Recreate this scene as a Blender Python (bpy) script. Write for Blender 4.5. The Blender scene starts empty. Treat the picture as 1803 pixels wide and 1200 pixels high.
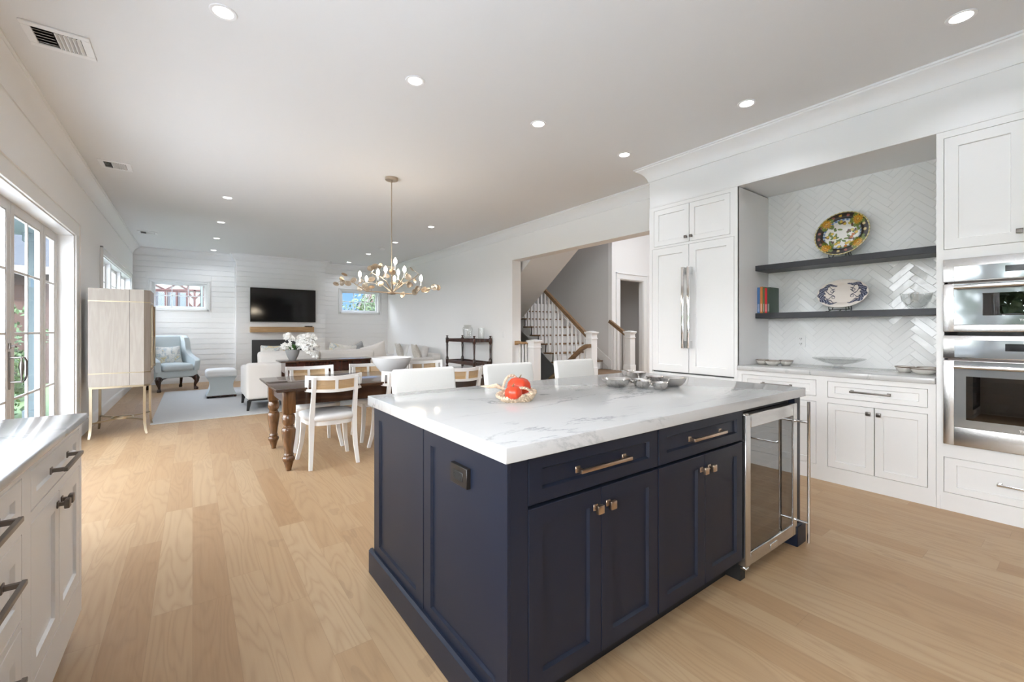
import bpy, bmesh, math, random
from mathutils import Vector, Matrix
random.seed(7)
R = math.radians
sc = bpy.context.scene
COL = sc.collection

# ------------------------------------------------------------------ camera
EYE = 1.26
cam_d = bpy.data.cameras.new('camera')
cam_d.sensor_fit = 'HORIZONTAL'
cam_d.sensor_width = 36.0
cam_d.lens = 760.0 / 1803.0 * 36.0
cam_d.shift_y = -20.3 / 1803.0
cam_d.clip_start = 0.05
cam_d.clip_end = 300
cam = bpy.data.objects.new('camera', cam_d)
cam.location = (0, 0, EYE)
cam.rotation_euler = (R(90), 0, -0.637)
COL.objects.link(cam)
sc.camera = cam

# ------------------------------------------------------------------ world, sun, exposure
sc.view_settings.view_transform = 'Standard'
sc.view_settings.look = 'None'
sc.view_settings.gamma = 1.0
sc.view_settings.exposure = 0.40
sc.view_settings.use_curve_mapping = False
cy_ = sc.cycles
cy_.use_denoising = True
cy_.max_bounces = 10
cy_.diffuse_bounces = 6
cy_.glossy_bounces = 5
cy_.transmission_bounces = 6
cy_.transparent_max_bounces = 20
cy_.caustics_reflective = False
cy_.caustics_refractive = False
cy_.sample_clamp_indirect = 8.0

SKY = 13.0               # sky strength
LAMP_W = 2.6           # watts of each recessed ceiling lamp
LAMP_COL = (0.95, 0.985, 1.05)
world = bpy.data.worlds.new('sky')
sc.world = world
world.use_nodes = True
wn = world.node_tree
wn.nodes.clear()
w_out = wn.nodes.new('ShaderNodeOutputWorld')
w_bg = wn.nodes.new('ShaderNodeBackground')
w_tc = wn.nodes.new('ShaderNodeTexCoord')
def w_ramp(stops):
    r = wn.nodes.new('ShaderNodeValToRGB')
    els = r.color_ramp.elements
    while len(els) < len(stops):
        els.new(0.5)
    for e_, (p_, c_) in zip(els, stops):
        e_.position = p_
        e_.color = (*c_, 1)
    return r
def w_dot(v):
    d = wn.nodes.new('ShaderNodeVectorMath')
    d.operation = 'DOT_PRODUCT'
    d.inputs[1].default_value = v
    wn.links.new(w_tc.outputs['Generated'], d.inputs[0])
    m_ = wn.nodes.new('ShaderNodeMapRange')
    m_.inputs[1].default_value = -1.0
    m_.inputs[2].default_value = 1.0
    wn.links.new(d.outputs['Value'], m_.inputs[0])
    return m_.outputs[0]
# clear blue sky to the north, bright hazy sky towards the sun in the south-west
w_up = w_dot((0, 0, 1))
w_blue = w_ramp([(0.0, (0.05, 0.052, 0.045)), (0.488, (0.05, 0.055, 0.045)), (0.50, (0.030, 0.048, 0.075)), (0.56, (0.014, 0.034, 0.078)), (0.75, (0.40, 0.55, 0.85)), (1.0, (0.55, 0.70, 1.0))])
w_haze = w_ramp([(0.0, (0.16, 0.165, 0.15)), (0.488, (0.20, 0.205, 0.185)), (0.50, (0.90, 0.95, 1.0)), (0.60, (0.95, 0.98, 1.0)), (0.75, (0.85, 0.92, 1.0)), (1.0, (0.60, 0.75, 1.0))])
wn.links.new(w_up, w_blue.inputs[0])
wn.links.new(w_up, w_haze.inputs[0])
w_side = w_dot((-0.80, -0.60, 0))
w_sr = w_ramp([(0.28, (0, 0, 0)), (0.60, (1, 1, 1))])
wn.links.new(w_side, w_sr.inputs[0])
w_mix = wn.nodes.new('ShaderNodeMix')
w_mix.data_type = 'RGBA'
wn.links.new(w_sr.outputs[0], w_mix.inputs['Factor'])
wn.links.new(w_blue.outputs[0], w_mix.inputs['A'])
wn.links.new(w_haze.outputs[0], w_mix.inputs['B'])
wn.links.new(w_mix.outputs['Result'], w_bg.inputs[0])
w_bg.inputs[1].default_value = SKY
w_bg.label = 'sky'
wn.links.new(w_bg.outputs[0], w_out.inputs[0])

sun_d = bpy.data.lights.new('sun', 'SUN')
sun_d.energy = 13.0
sun_d.angle = R(3)
sun_d.color = (1.0, 0.95, 0.88)
sun = bpy.data.objects.new('sun', sun_d)
sun.rotation_euler = Vector((-0.30, 0.72, -0.85)).to_track_quat('-Z', 'Y').to_euler()
sun.location = (4, -20, 25)
COL.objects.link(sun)

# ------------------------------------------------------------------ materials
MATS = {}
def mat(name, col, rough=0.5, metal=0.0, spec=0.5, bump=0.0, bscale=60.0, coat=0.0, var=0.0, emit=None, estr=0.0, stretch=None):
    if name in MATS:
        return MATS[name]
    m = bpy.data.materials.new(name)
    m.use_nodes = True
    nt = m.node_tree
    b = nt.nodes['Principled BSDF']
    b.inputs['Base Color'].default_value = (col[0], col[1], col[2], 1)
    b.inputs['Roughness'].default_value = rough
    b.inputs['Metallic'].default_value = metal
    b.inputs['Specular IOR Level'].default_value = spec
    b.inputs['Coat Weight'].default_value = coat
    if emit:
        b.inputs['Emission Color'].default_value = (*emit, 1)
        b.inputs['Emission Strength'].default_value = estr
    if bump or var:
        tc = nt.nodes.new('ShaderNodeTexCoord')
        nz = nt.nodes.new('ShaderNodeTexNoise')
        nz.inputs['Scale'].default_value = bscale
        nz.inputs['Detail'].default_value = 3.0
        src = tc.outputs['Object']
        if stretch:
            mp = nt.nodes.new('ShaderNodeMapping')
            mp.inputs['Scale'].default_value = stretch
            nt.links.new(src, mp.inputs[0])
            src = mp.outputs[0]
        nt.links.new(src, nz.inputs['Vector'])
        if bump:
            bp = nt.nodes.new('ShaderNodeBump')
            bp.inputs['Strength'].default_value = bump
            bp.inputs['Distance'].default_value = 0.01
            nt.links.new(nz.outputs['Fac'], bp.inputs['Height'])
            nt.links.new(bp.outputs[0], b.inputs['Normal'])
        if var:
            mx = nt.nodes.new('ShaderNodeMix')
            mx.data_type = 'RGBA'
            mx.inputs['A'].default_value = tuple(c * (1 - var) for c in col) + (1,)
            mx.inputs['B'].default_value = tuple(min(1, c * (1 + var)) for c in col) + (1,)
            nt.links.new(nz.outputs['Fac'], mx.inputs['Factor'])
            nt.links.new(mx.outputs['Result'], b.inputs['Base Color'])
    MATS[name] = m
    return m

class NT:
    """small helper to wire math nodes"""
    def __init__(s, m):
        s.t = m.node_tree
        s.b = s.t.nodes['Principled BSDF']
    def n(s, kind, **kw):
        nd = s.t.nodes.new(kind)
        for k, v in kw.items():
            setattr(nd, k, v)
        return nd
    def l(s, a, b):
        s.t.links.new(a, b)
    def math(s, op, a, b=None, c=None):
        nd = s.t.nodes.new('ShaderNodeMath')
        nd.operation = op
        for i, v in enumerate((a, b, c)):
            if v is None:
                continue
            if isinstance(v, (int, float)):
                nd.inputs[i].default_value = v
            else:
                s.t.links.new(v, nd.inputs[i])
        return nd.outputs[0]
    def mix(s, f, a, b):
        nd = s.t.nodes.new('ShaderNodeMix')
        nd.data_type = 'RGBA'
        for k, v in (('Factor', f), ('A', a), ('B', b)):
            if isinstance(v, (int, float)):
                nd.inputs[k].default_value = v
            elif isinstance(v, tuple):
                nd.inputs[k].default_value = (*v, 1)
            else:
                s.t.links.new(v, nd.inputs[k])
        return nd.outputs['Result']
    def comb(s, x, y, z):
        nd = s.t.nodes.new('ShaderNodeCombineXYZ')
        for i, v in enumerate((x, y, z)):
            if isinstance(v, (int, float)):
                nd.inputs[i].default_value = v
            else:
                s.t.links.new(v, nd.inputs[i])
        return nd.outputs[0]
    def noise(s, vec, scale, detail=3, rough=0.5, dist=0.0):
        nd = s.t.nodes.new('ShaderNodeTexNoise')
        nd.inputs['Scale'].default_value = scale
        nd.inputs['Detail'].default_value = detail
        nd.inputs['Roughness'].default_value = rough
        nd.inputs['Distortion'].default_value = dist
        s.t.links.new(vec, nd.inputs['Vector'])
        return nd.outputs['Fac']
    def ramp(s, f, stops):
        nd = s.t.nodes.new('ShaderNodeValToRGB')
        s.t.links.new(f, nd.inputs[0])
        els = nd.color_ramp.elements
        while len(els) < len(stops):
            els.new(0.5)
        for e_, (p, c) in zip(els, stops):
            e_.position = p
            e_.color = (*c, 1)
        return nd.outputs[0]
    def bump(s, h, strength, dist=0.01):
        nd = s.t.nodes.new('ShaderNodeBump')
        nd.inputs['Strength'].default_value = strength
        nd.inputs['Distance'].default_value = dist
        s.t.links.new(h, nd.inputs['Height'])
        s.t.links.new(nd.outputs[0], s.b.inputs['Normal'])

def make_floor_mat():
    m = mat('oak_plank_floor', (0.5, 0.33, 0.2), 0.34)
    k = NT(m)
    tc = k.n('ShaderNodeTexCoord')
    sp = k.n('ShaderNodeSeparateXYZ')
    k.l(tc.outputs['Object'], sp.inputs[0])
    x, y = sp.outputs[0], sp.outputs[1]
    W = 0.147
    xr = k.math('DIVIDE', x, W)
    row = k.math('FLOOR', xr)
    fx = k.math('FRACT', xr)
    wn1 = k.n('ShaderNodeTexWhiteNoise', noise_dimensions='1D')
    k.l(row, wn1.inputs['W'])
    off = k.math('MULTIPLY', wn1.outputs['Value'], 9.7)
    yr = k.math('DIVIDE', k.math('ADD', y, off), 1.35)
    pl = k.math('FLOOR', yr)
    fy = k.math('FRACT', yr)
    wn2 = k.n('ShaderNodeTexWhiteNoise', noise_dimensions='2D')
    k.l(k.comb(row, pl, 0.0), wn2.inputs['Vector'])
    rnd = wn2.outputs['Value']
    # grain: cathedral figure from a stretched, distorted noise
    seed = k.math('MULTIPLY', rnd, 37.0)
    gv = k.comb(k.math('ADD', k.math('MULTIPLY', x, 1.0), seed), k.math('MULTIPLY', y, 0.12), seed)
    n1 = k.noise(gv, 5.5, 2, 0.45, 0.7)
    rings = k.math('FRACT', k.math('MULTIPLY', n1, 13.0))
    rings = k.math('SUBTRACT', 1.0, k.math('ABSOLUTE', k.math('SUBTRACT', k.math('MULTIPLY', rings, 2.0), 1.0)))
    rings = k.math('POWER', rings, 2.2)
    gv2 = k.comb(k.math('ADD', k.math('MULTIPLY', x, 1.0), seed), k.math('MULTIPLY', y, 0.035), seed)
    n2 = k.noise(gv2, 130.0, 2, 0.6)
    base = k.ramp(rnd, [(0.0, (0.375, 0.220, 0.106)), (0.35, (0.430, 0.272, 0.142)), (0.7, (0.480, 0.325, 0.184)), (1.0, (0.400, 0.240, 0.116))])
    c1 = k.mix(k.math('MULTIPLY', rings, 0.36), base, (0.27, 0.147, 0.066))
    c2 = k.mix(k.math('MULTIPLY', n2, 0.30), c1, (0.55, 0.40, 0.245))
    # knots and mineral streaks
    kn = k.noise(k.comb(k.math('MULTIPLY', x, 2.2), k.math('MULTIPLY', y, 0.9), seed), 2.6, 2, 0.5)
    c2 = k.mix(k.math('MULTIPLY', k.math('GREATER_THAN', kn, 0.70), 0.22), c2, (0.24, 0.15, 0.085))
    ex = k.math('LESS_THAN', k.math('MINIMUM', fx, k.math('SUBTRACT', 1.0, fx)), 0.006)
    ey = k.math('LESS_THAN', k.math('MINIMUM', fy, k.math('SUBTRACT', 1.0, fy)), 0.0009)
    seam = k.math('MAXIMUM', ex, ey)
    c3 = k.mix(k.math('MULTIPLY', seam, 0.30), c2, (0.20, 0.11, 0.05))
    k.l(c3, k.b.inputs['Base Color'])
    k.b.inputs['Roughness'].default_value = 0.44
    k.bump(k.math('SUBTRACT', k.math('MULTIPLY', n2, 0.15), seam), 0.10, 0.003)
    return m

def make_wood(name, dark, light, scale=8.0, axis=1, rough=0.4, ringk=6.0, coat=0.0):
    m = mat(name, light, rough, coat=coat)
    k = NT(m)
    tc = k.n('ShaderNodeTexCoord')
    sp = k.n('ShaderNodeSeparateXYZ')
    k.l(tc.outputs['Object'], sp.inputs[0])
    o = [k.math('MULTIPLY', sp.outputs[i], 0.10 if i == axis else 1.0) for i in range(3)]
    n1 = k.noise(k.comb(*o), scale, 4, 0.55, 0.4)
    rings = k.math('FRACT', k.math('MULTIPLY', n1, ringk))
    rings = k.math('SUBTRACT', 1.0, k.math('ABSOLUTE', k.math('SUBTRACT', k.math('MULTIPLY', rings, 2.0), 1.0)))
    n2 = k.noise(k.comb(*o), scale * 14, 2, 0.6)
    f = k.math('ADD', k.math('MULTIPLY', rings, 0.6), k.math('MULTIPLY', n2, 0.4))
    k.l(k.mix(f, dark, light), k.b.inputs['Base Color'])
    return m

def make_quartz():
    m = mat('white_quartz', (0.80, 0.80, 0.79), 0.13, spec=0.5)
    k = NT(m)
    tc = k.n('ShaderNodeTexCoord')
    mp = k.n('ShaderNodeMapping')
    mp.inputs['Rotation'].default_value = (0, 0, R(24))
    mp.inputs['Scale'].default_value = (0.9, 3.0, 1.3)
    k.l(tc.outputs['Object'], mp.inputs[0])
    v = mp.outputs[0]
    n = k.noise(v, 0.85, 9, 0.64, 0.55)
    a = k.math('ABSOLUTE', k.math('SUBTRACT', n, 0.5))
    vein = k.ramp(a, [(0.0, (1, 1, 1)), (0.005, (0.5, 0.5, 0.5)), (0.015, (0.0, 0.0, 0.0))])
    msk = k.noise(v, 1.5, 3, 0.5)
    msk = k.ramp(msk, [(0.43, (0.03, 0.03, 0.03)), (0.62, (1, 1, 1))])
    n2 = k.noise(v, 1.9, 8, 0.6, 1.6)
    a2 = k.math('ABSOLUTE', k.math('SUBTRACT', n2, 0.47))
    vein2 = k.ramp(a2, [(0.0, (0.35, 0.35, 0.35)), (0.009, (0, 0, 0))])
    f = k.math('MULTIPLY', k.math('MULTIPLY', vein, msk), 0.85)
    cl = k.noise(v, 1.1, 4, 0.5)
    base = k.mix(cl, (0.51, 0.507, 0.50), (0.545, 0.543, 0.535))
    c = k.mix(f, base, (0.22, 0.225, 0.24))
    c = k.mix(k.math('MULTIPLY', vein2, k.math('MULTIPLY', msk, 0.8)), c, (0.42, 0.42, 0.43))
    k.l(c, k.b.inputs['Base Color'])
    return m

def make_glass(name, tint=(1, 1, 1), base=0.045, edge=0.6, rough=0.0):
    """clear pane: straight-through view plus a reflection that grows towards grazing angles"""
    m = bpy.data.materials.new(name)
    m.use_nodes = True
    t = m.node_tree
    t.nodes.clear()
    out = t.nodes.new('ShaderNodeOutputMaterial')
    tr = t.nodes.new('ShaderNodeBsdfTransparent')
    tr.inputs[0].default_value = (*tint, 1)
    gl = t.nodes.new('ShaderNodeBsdfGlossy')
    gl.inputs['Roughness'].default_value = rough
    lw = t.nodes.new('ShaderNodeLayerWeight')
    lw.inputs['Blend'].default_value = 0.5
    pw = t.nodes.new('ShaderNodeMath')
    pw.operation = 'POWER'
    pw.inputs[1].default_value = 4.0
    ma = t.nodes.new('ShaderNodeMath')
    ma.operation = 'MULTIPLY_ADD'
    ma.use_clamp = True
    ma.inputs[1].default_value = edge
    ma.inputs[2].default_value = base
    mx = t.nodes.new('ShaderNodeMixShader')
    t.links.new(lw.outputs['Facing'], pw.inputs[0])
    t.links.new(pw.outputs[0], ma.inputs[0])
    t.links.new(ma.outputs[0], mx.inputs[0])
    t.links.new(tr.outputs[0], mx.inputs[1])
    t.links.new(gl.outputs[0], mx.inputs[2])
    t.links.new(mx.outputs[0], out.inputs[0])
    MATS[name] = m
    return m

def make_cane():
    m = mat('woven_cane', (0.62, 0.42, 0.22), 0.6)
    k = NT(m)
    tc = k.n('ShaderNodeTexCoord')
    sp = k.n('ShaderNodeSeparateXYZ')
    k.l(tc.outputs['Object'], sp.inputs[0])
    P = 0.0125
    def hole(o):
        f = k.math('FRACT', k.math('DIVIDE', o, P))
        return k.math('LESS_THAN', k.math('ABSOLUTE', k.math('SUBTRACT', f, 0.5)), 0.27)
    h = k.math('MULTIPLY', hole(sp.outputs[0]), hole(sp.outputs[2]))
    tr = k.n('ShaderNodeBsdfTransparent')
    mx = k.n('ShaderNodeMixShader')
    k.l(h, mx.inputs[0])
    k.l(k.b.outputs[0], mx.inputs[1])
    k.l(tr.outputs[0], mx.inputs[2])
    out = [n for n in k.t.nodes if n.type == 'OUTPUT_MATERIAL'][0]
    k.l(mx.outputs[0], out.inputs[0])
    return m

def make_emit(name, col, s):
    m = bpy.data.materials.new(name)
    m.use_nodes = True
    t = m.node_tree
    t.nodes.clear()
    o = t.nodes.new('ShaderNodeOutputMaterial')
    e_ = t.nodes.new('ShaderNodeEmission')
    e_.inputs[0].default_value = (*col, 1)
    e_.inputs[1].default_value = s
    t.links.new(e_.outputs[0], o.inputs[0])
    MATS[name] = m
    return m

def make_painted(name, rough=0.15):
    """glazed ceramic whose painted decoration is a colour attribute"""
    m = mat(name, (1, 1, 1), rough)
    k = NT(m)
    a = k.n('ShaderNodeVertexColor')
    a.layer_name = 'decor'
    k.l(a.outputs[0], k.b.inputs['Base Color'])
    return m

def make_floral():
    m = mat('floral_linen', (0.75, 0.73, 0.68), 0.9)
    k = NT(m)
    tc = k.n('ShaderNodeTexCoord')
    v = tc.outputs['Object']
    n1 = k.noise(v, 9.0, 3, 0.5, 0.6)
    n2 = k.noise(v, 15.0, 4, 0.6, 1.2)
    c = k.ramp(n1, [(0.40, (0.74, 0.73, 0.69)), (0.52, (0.70, 0.69, 0.64)), (0.56, (0.42, 0.50, 0.55)), (0.60, (0.72, 0.70, 0.62)), (0.68, (0.62, 0.53, 0.33))])
    f = k.ramp(n2, [(0.60, (0, 0, 0)), (0.64, (1, 1, 1))])
    k.l(k.mix(k.math('MULTIPLY', f, 0.7), c, (0.25, 0.27, 0.29)), k.b.inputs['Base Color'])
    return m

M_FLOOR = make_floor_mat()
M_WALL = mat('white_wall_paint', (0.86, 0.855, 0.845), 0.75, bump=0.03, bscale=220)
M_CEIL = mat('ceiling_paint', (0.76, 0.76, 0.755), 0.9, bump=0.03, bscale=200)
M_TRIM = mat('white_trim_paint', (0.82, 0.82, 0.815), 0.4)
M_DOOR = mat('greige_door_paint', (0.60, 0.582, 0.565), 0.4)
M_GREY = mat('grey_hall_paint', (0.68, 0.67, 0.66), 0.8, bump=0.03, bscale=200)
M_LGREY = mat('pale_grey_paint', (0.80, 0.80, 0.80), 0.8)
M_CAB = mat('white_cabinet_lacquer', (0.82, 0.818, 0.81), 0.36)
M_CABIN = mat('cabinet_gap_shade', (0.10, 0.10, 0.10), 0.8)  # carcass colour darkened to put shade into the gaps round the fronts
M_NAVY = mat('navy_lacquer', (0.010, 0.0135, 0.026), 0.40, spec=0.32)
M_NAVYIN = mat('navy_carcass', (0.004, 0.005, 0.008), 0.6)
M_QUARTZ = make_quartz()
M_BRONZE = mat('champagne_bronze', (0.55, 0.43, 0.33), 0.28, 1.0)
M_PEWTER = mat('dark_pewter', (0.20, 0.18, 0.165), 0.34, 1.0)
M_STEEL = mat('brushed_steel', (0.66, 0.65, 0.64), 0.24, 1.0, bump=0.03, bscale=40, stretch=(1, 1, 30))
M_CHROME = mat('polished_steel', (0.78, 0.78, 0.78), 0.08, 1.0)
M_SHELF = mat('black_stained_shelf', (0.022, 0.023, 0.028), 0.4, var=0.25, bscale=30)
M_TILE = mat('glazed_white_tile', (0.86, 0.86, 0.85), 0.10, bump=0.15, bscale=14)
M_FRONT = mat('darkened_rear_wall', (0.16, 0.15, 0.145), 0.8)  # unseen wall, coloured dark to weaken reflections in the island front
M_GROUT = mat('pale_grout', (0.74, 0.74, 0.73), 0.8)
M_GLASS = make_glass('window_glass', (1, 1, 1), 0.03, 0.16)
M_CRYSTAL = make_glass('clear_crystal', (0.955, 0.96, 0.955), 0.09, 0.5, 0.02)
M_OVENGL = mat('oven_mirror_glass', (0.40, 0.43, 0.45), 0.06, 0.65, spec=1.0)
M_OVWIN = make_glass('oven_window_glass', (0.42, 0.36, 0.32), 0.10, 0.5)
M_OVIN = mat('oven_enamel', (0.16, 0.12, 0.10), 0.4)
M_BLACK = mat('gloss_black', (0.006, 0.006, 0.007), 0.08)
M_MATBLK = mat('matt_black', (0.012, 0.012, 0.012), 0.55)
M_COOLGL = make_glass('tinted_cooler_glass', (0.36, 0.34, 0.32), 0.27, 0.5)
M_OAK = make_wood('natural_oak', (0.33, 0.19, 0.085), (0.50, 0.32, 0.16), 7, 0, 0.5)
M_OAKY = make_wood('stained_oak_stair', (0.17, 0.095, 0.045), (0.27, 0.165, 0.085), 8, 1, 0.4)
M_DKWOOD = make_wood('dark_walnut_stain', (0.030, 0.013, 0.007), (0.075, 0.032, 0.015), 6, 0, 0.22, coat=0.4)
M_LEGWOOD = make_wood('turned_walnut', (0.075, 0.032, 0.011), (0.19, 0.088, 0.033), 6, 2, 0.22, coat=0.4)
M_MAHOG = make_wood('mahogany', (0.018, 0.006, 0.004), (0.055, 0.018, 0.012), 6, 2, 0.22, coat=0.4)
M_ASH = make_wood('bleached_ash', (0.315, 0.278, 0.243), (0.375, 0.337, 0.298), 6, 2, 0.5, 9)
M_BRASS = mat('antique_brass', (0.50, 0.42, 0.30), 0.28, 1.0)
M_CHWHITE = mat('white_chair_paint', (0.80, 0.79, 0.775), 0.38)
M_LINEN = mat('cream_linen', (0.72, 0.695, 0.665), 0.95, bump=0.25, bscale=420)
M_SEAT = mat('ivory_seat_fabric', (0.74, 0.725, 0.71), 0.95, bump=0.2, bscale=350)
M_LEATHER = mat('ivory_leather', (0.74, 0.725, 0.69), 0.45, bump=0.08, bscale=180)
M_BLUE = mat('powder_blue_linen', (0.57, 0.625, 0.635), 0.95, bump=0.25, bscale=380, var=0.07)
M_BLUE2 = mat('pale_blue_cotton', (0.80, 0.81, 0.81), 0.95, bump=0.2, bscale=320)
M_RUG = mat('pale_wool_rug', (0.50, 0.495, 0.485), 1.0, bump=0.4, bscale=240, var=0.10, stretch=(1, 0.3, 1))
M_CANE = make_cane()
M_CERAMIC = mat('white_ceramic', (0.80, 0.80, 0.80), 0.22)
M_GOLD = mat('champagne_leaf', (0.50, 0.42, 0.33), 0.38, 0.75)
M_GOLDD = mat('bronze_leaf', (0.34, 0.25, 0.17), 0.40, 0.75)
M_BULB = make_emit('warm_bulb', (1.0, 0.88, 0.70), 30.0)
M_LENS = make_emit('ceiling_lamp_lens', (1.0, 0.98, 0.95), 6.0)
M_FIRE = make_emit('gas_flame', (1.0, 0.24, 0.05), 1.3)
M_CHAR = mat('charcoal_stone', (0.045, 0.046, 0.048), 0.5)
M_FLORAL = make_floral()
M_LEAF = mat('glossy_leaf', (0.045, 0.13, 0.03), 0.4)
M_PETAL = mat('white_petal', (0.82, 0.82, 0.80), 0.7)
M_CONC = mat('grey_stoneware', (0.27, 0.27, 0.27), 0.7)
M_RED = mat('red_gourd_skin', (0.62, 0.055, 0.018), 0.28, var=0.2, bscale=10)
M_STEMY = mat('dry_stem', (0.22, 0.15, 0.07), 0.8)
M_WICK = mat('straw_braid', (0.60, 0.47, 0.34), 0.75, var=0.6, bscale=70)
M_SILVER = mat('hammered_nickel', (0.74, 0.715, 0.69), 0.22, 1.0, bump=0.3, bscale=28)
M_SHELLC = mat('oyster_glaze', (0.74, 0.71, 0.66), 0.25, var=0.12, bscale=20)
M_SHELLE = mat('brown_glaze_edge', (0.16, 0.11, 0.075), 0.4)
M_PLASTIC = mat('white_plastic', (0.82, 0.82, 0.81), 0.35)
M_OUTLETB = mat('dark_bronze_plate', (0.012, 0.009, 0.007), 0.45)
M_DARKIN = mat('dark_void_paint', (0.10, 0.098, 0.095), 0.9)
M_SHELLW = mat('wine_rack_wood', (0.30, 0.19, 0.11), 0.5)
M_PAINTED = make_painted('painted_majolica', 0.32)

# ------------------------------------------------------------------ mesh builder
class MB:
    def __init__(s):
        s.bm = bmesh.new()
        s.cols = None
    def _face(s, vs, smooth=True):
        try:
            f = s.bm.faces.new(vs)
            f.smooth = smooth
            return f
        except ValueError:
            return None
    def box(s, x0, x1, y0, y1, z0, z1, bev=0.0, seg=1, T=None):
        x0, x1 = min(x0, x1), max(x0, x1)
        y0, y1 = min(y0, y1), max(y0, y1)
        z0, z1 = min(z0, z1), max(z0, z1)
        P = [(x0, y0, z0), (x1, y0, z0), (x1, y1, z0), (x0, y1, z0), (x0, y0, z1), (x1, y0, z1), (x1, y1, z1), (x0, y1, z1)]
        if T is not None:
            P = [T @ Vector(p) for p in P]
        v = [s.bm.verts.new(p) for p in P]
        fs = [s._face([v[i] for i in q]) for q in ((0, 3, 2, 1), (4, 5, 6, 7), (0, 1, 5, 4), (1, 2, 6, 5), (2, 3, 7, 6), (3, 0, 4, 7))]
        if bev > 0:
            bev = min(bev, 0.45 * min(x1 - x0, y1 - y0, z1 - z0))
            ed = list({e_ for f in fs for e_ in f.edges})
            bmesh.ops.bevel(s.bm, geom=ed, offset=bev, segments=seg, affect='EDGES', profile=0.5, clamp_overlap=True)
        return s
    def hexa(s, P):
        """8 corners: bottom ring 0-3, top ring 4-7"""
        v = [s.bm.verts.new(p) for p in P]
        for q in ((0, 3, 2, 1), (4, 5, 6, 7), (0, 1, 5, 4), (1, 2, 6, 5), (2, 3, 7, 6), (3, 0, 4, 7)):
            s._face([v[i] for i in q])
        return s
    def loft(s, rings, cap0=True, cap1=True, closed=True, wrap=False):
        vr = [[s.bm.verts.new(p) for p in r] for r in rings]
        n = len(vr[0])
        m = len(vr)
        for i in range(m if wrap else m - 1):
            a, b = vr[i], vr[(i + 1) % m]
            for j in range(n if closed else n - 1):
                k = (j + 1) % n
                s._face([a[j], a[k], b[k], b[j]])
        if not wrap:
            if cap0 and closed:
                s._face(list(reversed(vr[0])))
            if cap1 and closed:
                s._face(vr[-1])
        return s
    def tube(s, pts, r, n=8, closed=False, caps=True, sq=False):
        pts = [Vector(p) for p in pts]
        m = len(pts)
        rs = r if isinstance(r, (list, tuple)) else [r] * m
        up = None
        rings = []
        for i, p in enumerate(pts):
            if closed:
                t = pts[(i + 1) % m] - pts[i - 1]
            else:
                t = pts[min(i + 1, m - 1)] - pts[max(i - 1, 0)]
            t.normalize()
            if up is None:
                up = Vector((0, 0, 1)) if abs(t.z) < 0.9 else Vector((1, 0, 0))
            x = up - t * up.dot(t)
            if x.length < 1e-5:
                x = t.orthogonal()
            x.normalize()
            y = t.cross(x)
            up = x
            if sq:
                a = rs[i]
                rings.append([p + x * a[0] * sx + y * a[1] * sy for sx, sy in ((-1, -1), (1, -1), (1, 1), (-1, 1))])
            else:
                rings.append([p + (x * math.cos(2 * math.pi * k / n) + y * math.sin(2 * math.pi * k / n)) * rs[i] for k in range(n)])
        return s.loft(rings, caps, caps, True, closed)
    def cyl(s, p0, p1, r0, r1=None, n=16):
        return s.tube([p0, p1], [r0, r0 if r1 is None else r1], n)
    def lathe(s, prof, c=(0, 0, 0), n=32, sx=1.0, sy=1.0, rot=0.0, wob=None):
        rings = []
        for r, z in prof:
            ring = []
            for k in range(n):
                a = 2 * math.pi * k / n
                w = 1.0 if wob is None else wob(a, r, z)
                x, y = r * w * math.cos(a) * sx, r * w * math.sin(a) * sy
                ring.append((c[0] + x * math.cos(rot) - y * math.sin(rot), c[1] + x * math.sin(rot) + y * math.cos(rot), c[2] + z))
            rings.append(ring)
        return s.loft(rings, prof[0][0] > 1e-6, prof[-1][0] > 1e-6)
    def prism(s, poly, axis, a0, a1):
        """extrude a 2D polygon along axis: 'x' poly=(y,z), 'y' poly=(x,z), 'z' poly=(x,y)"""
        def P(q, a):
            return {'x': (a, q[0], q[1]), 'y': (q[0], a, q[1]), 'z': (q[0], q[1], a)}[axis]
        return s.loft([[P(q, a0) for q in poly], [P(q, a1) for q in poly]])
    def cushion(s, x0, x1, y0, y1, z0, z1, r=0.03, puff=(0, 0, 0), n=8, T=None, pinch=0.0):
        c = Vector(((x0 + x1) / 2, (y0 + y1) / 2, (z0 + z1) / 2))
        h = Vector((abs(x1 - x0) / 2, abs(y1 - y0) / 2, abs(z1 - z0) / 2))
        r = min(r, min(h) * 0.98)
        cache = {}
        def vert(p):
            key = tuple(round(q, 5) for q in p)
            if key in cache:
                return cache[key]
            q = Vector((p[0] * h.x, p[1] * h.y, p[2] * h.z))
            inner = Vector([max(-(h[i] - r), min(h[i] - r, q[i])) for i in range(3)])
            d = q - inner
            if d.length > 1e-9:
                # round the corner using a cube-to-sphere offset
                d = d.normalized() * r
            q = inner + d
            for i in range(3):
                a, b = (i + 1) % 3, (i + 2) % 3
                if puff[i]:
                    f = (1 - p[a] ** 2) * (1 - p[b] ** 2)
                    q[i] += puff[i] * f * p[i]
            if pinch:
                e_ = 1 + pinch * (abs(p[0]) * abs(p[2])) ** 2
                q.x *= e_
                q.z *= e_
            w = c + q
            if T is not None:
                w = T @ w
            v = s.bm.verts.new(w)
            cache[key] = v
            return v
        # non uniform steps so the rounding gets enough rings
        def steps(hh):
            k = max(0.0, (hh - r) / hh)
            st = [-1, -1 + (1 - k) * 0.12, -1 + (1 - k) * 0.3, -1 + (1 - k) * 0.6, -k]
            mid = [-k + 2 * k * i / n for i in range(1, n)] if k > 0.01 else [0.0]
            return st + mid + [-q for q in reversed(st)]
        S = [steps(h[i]) for i in range(3)]
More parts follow.
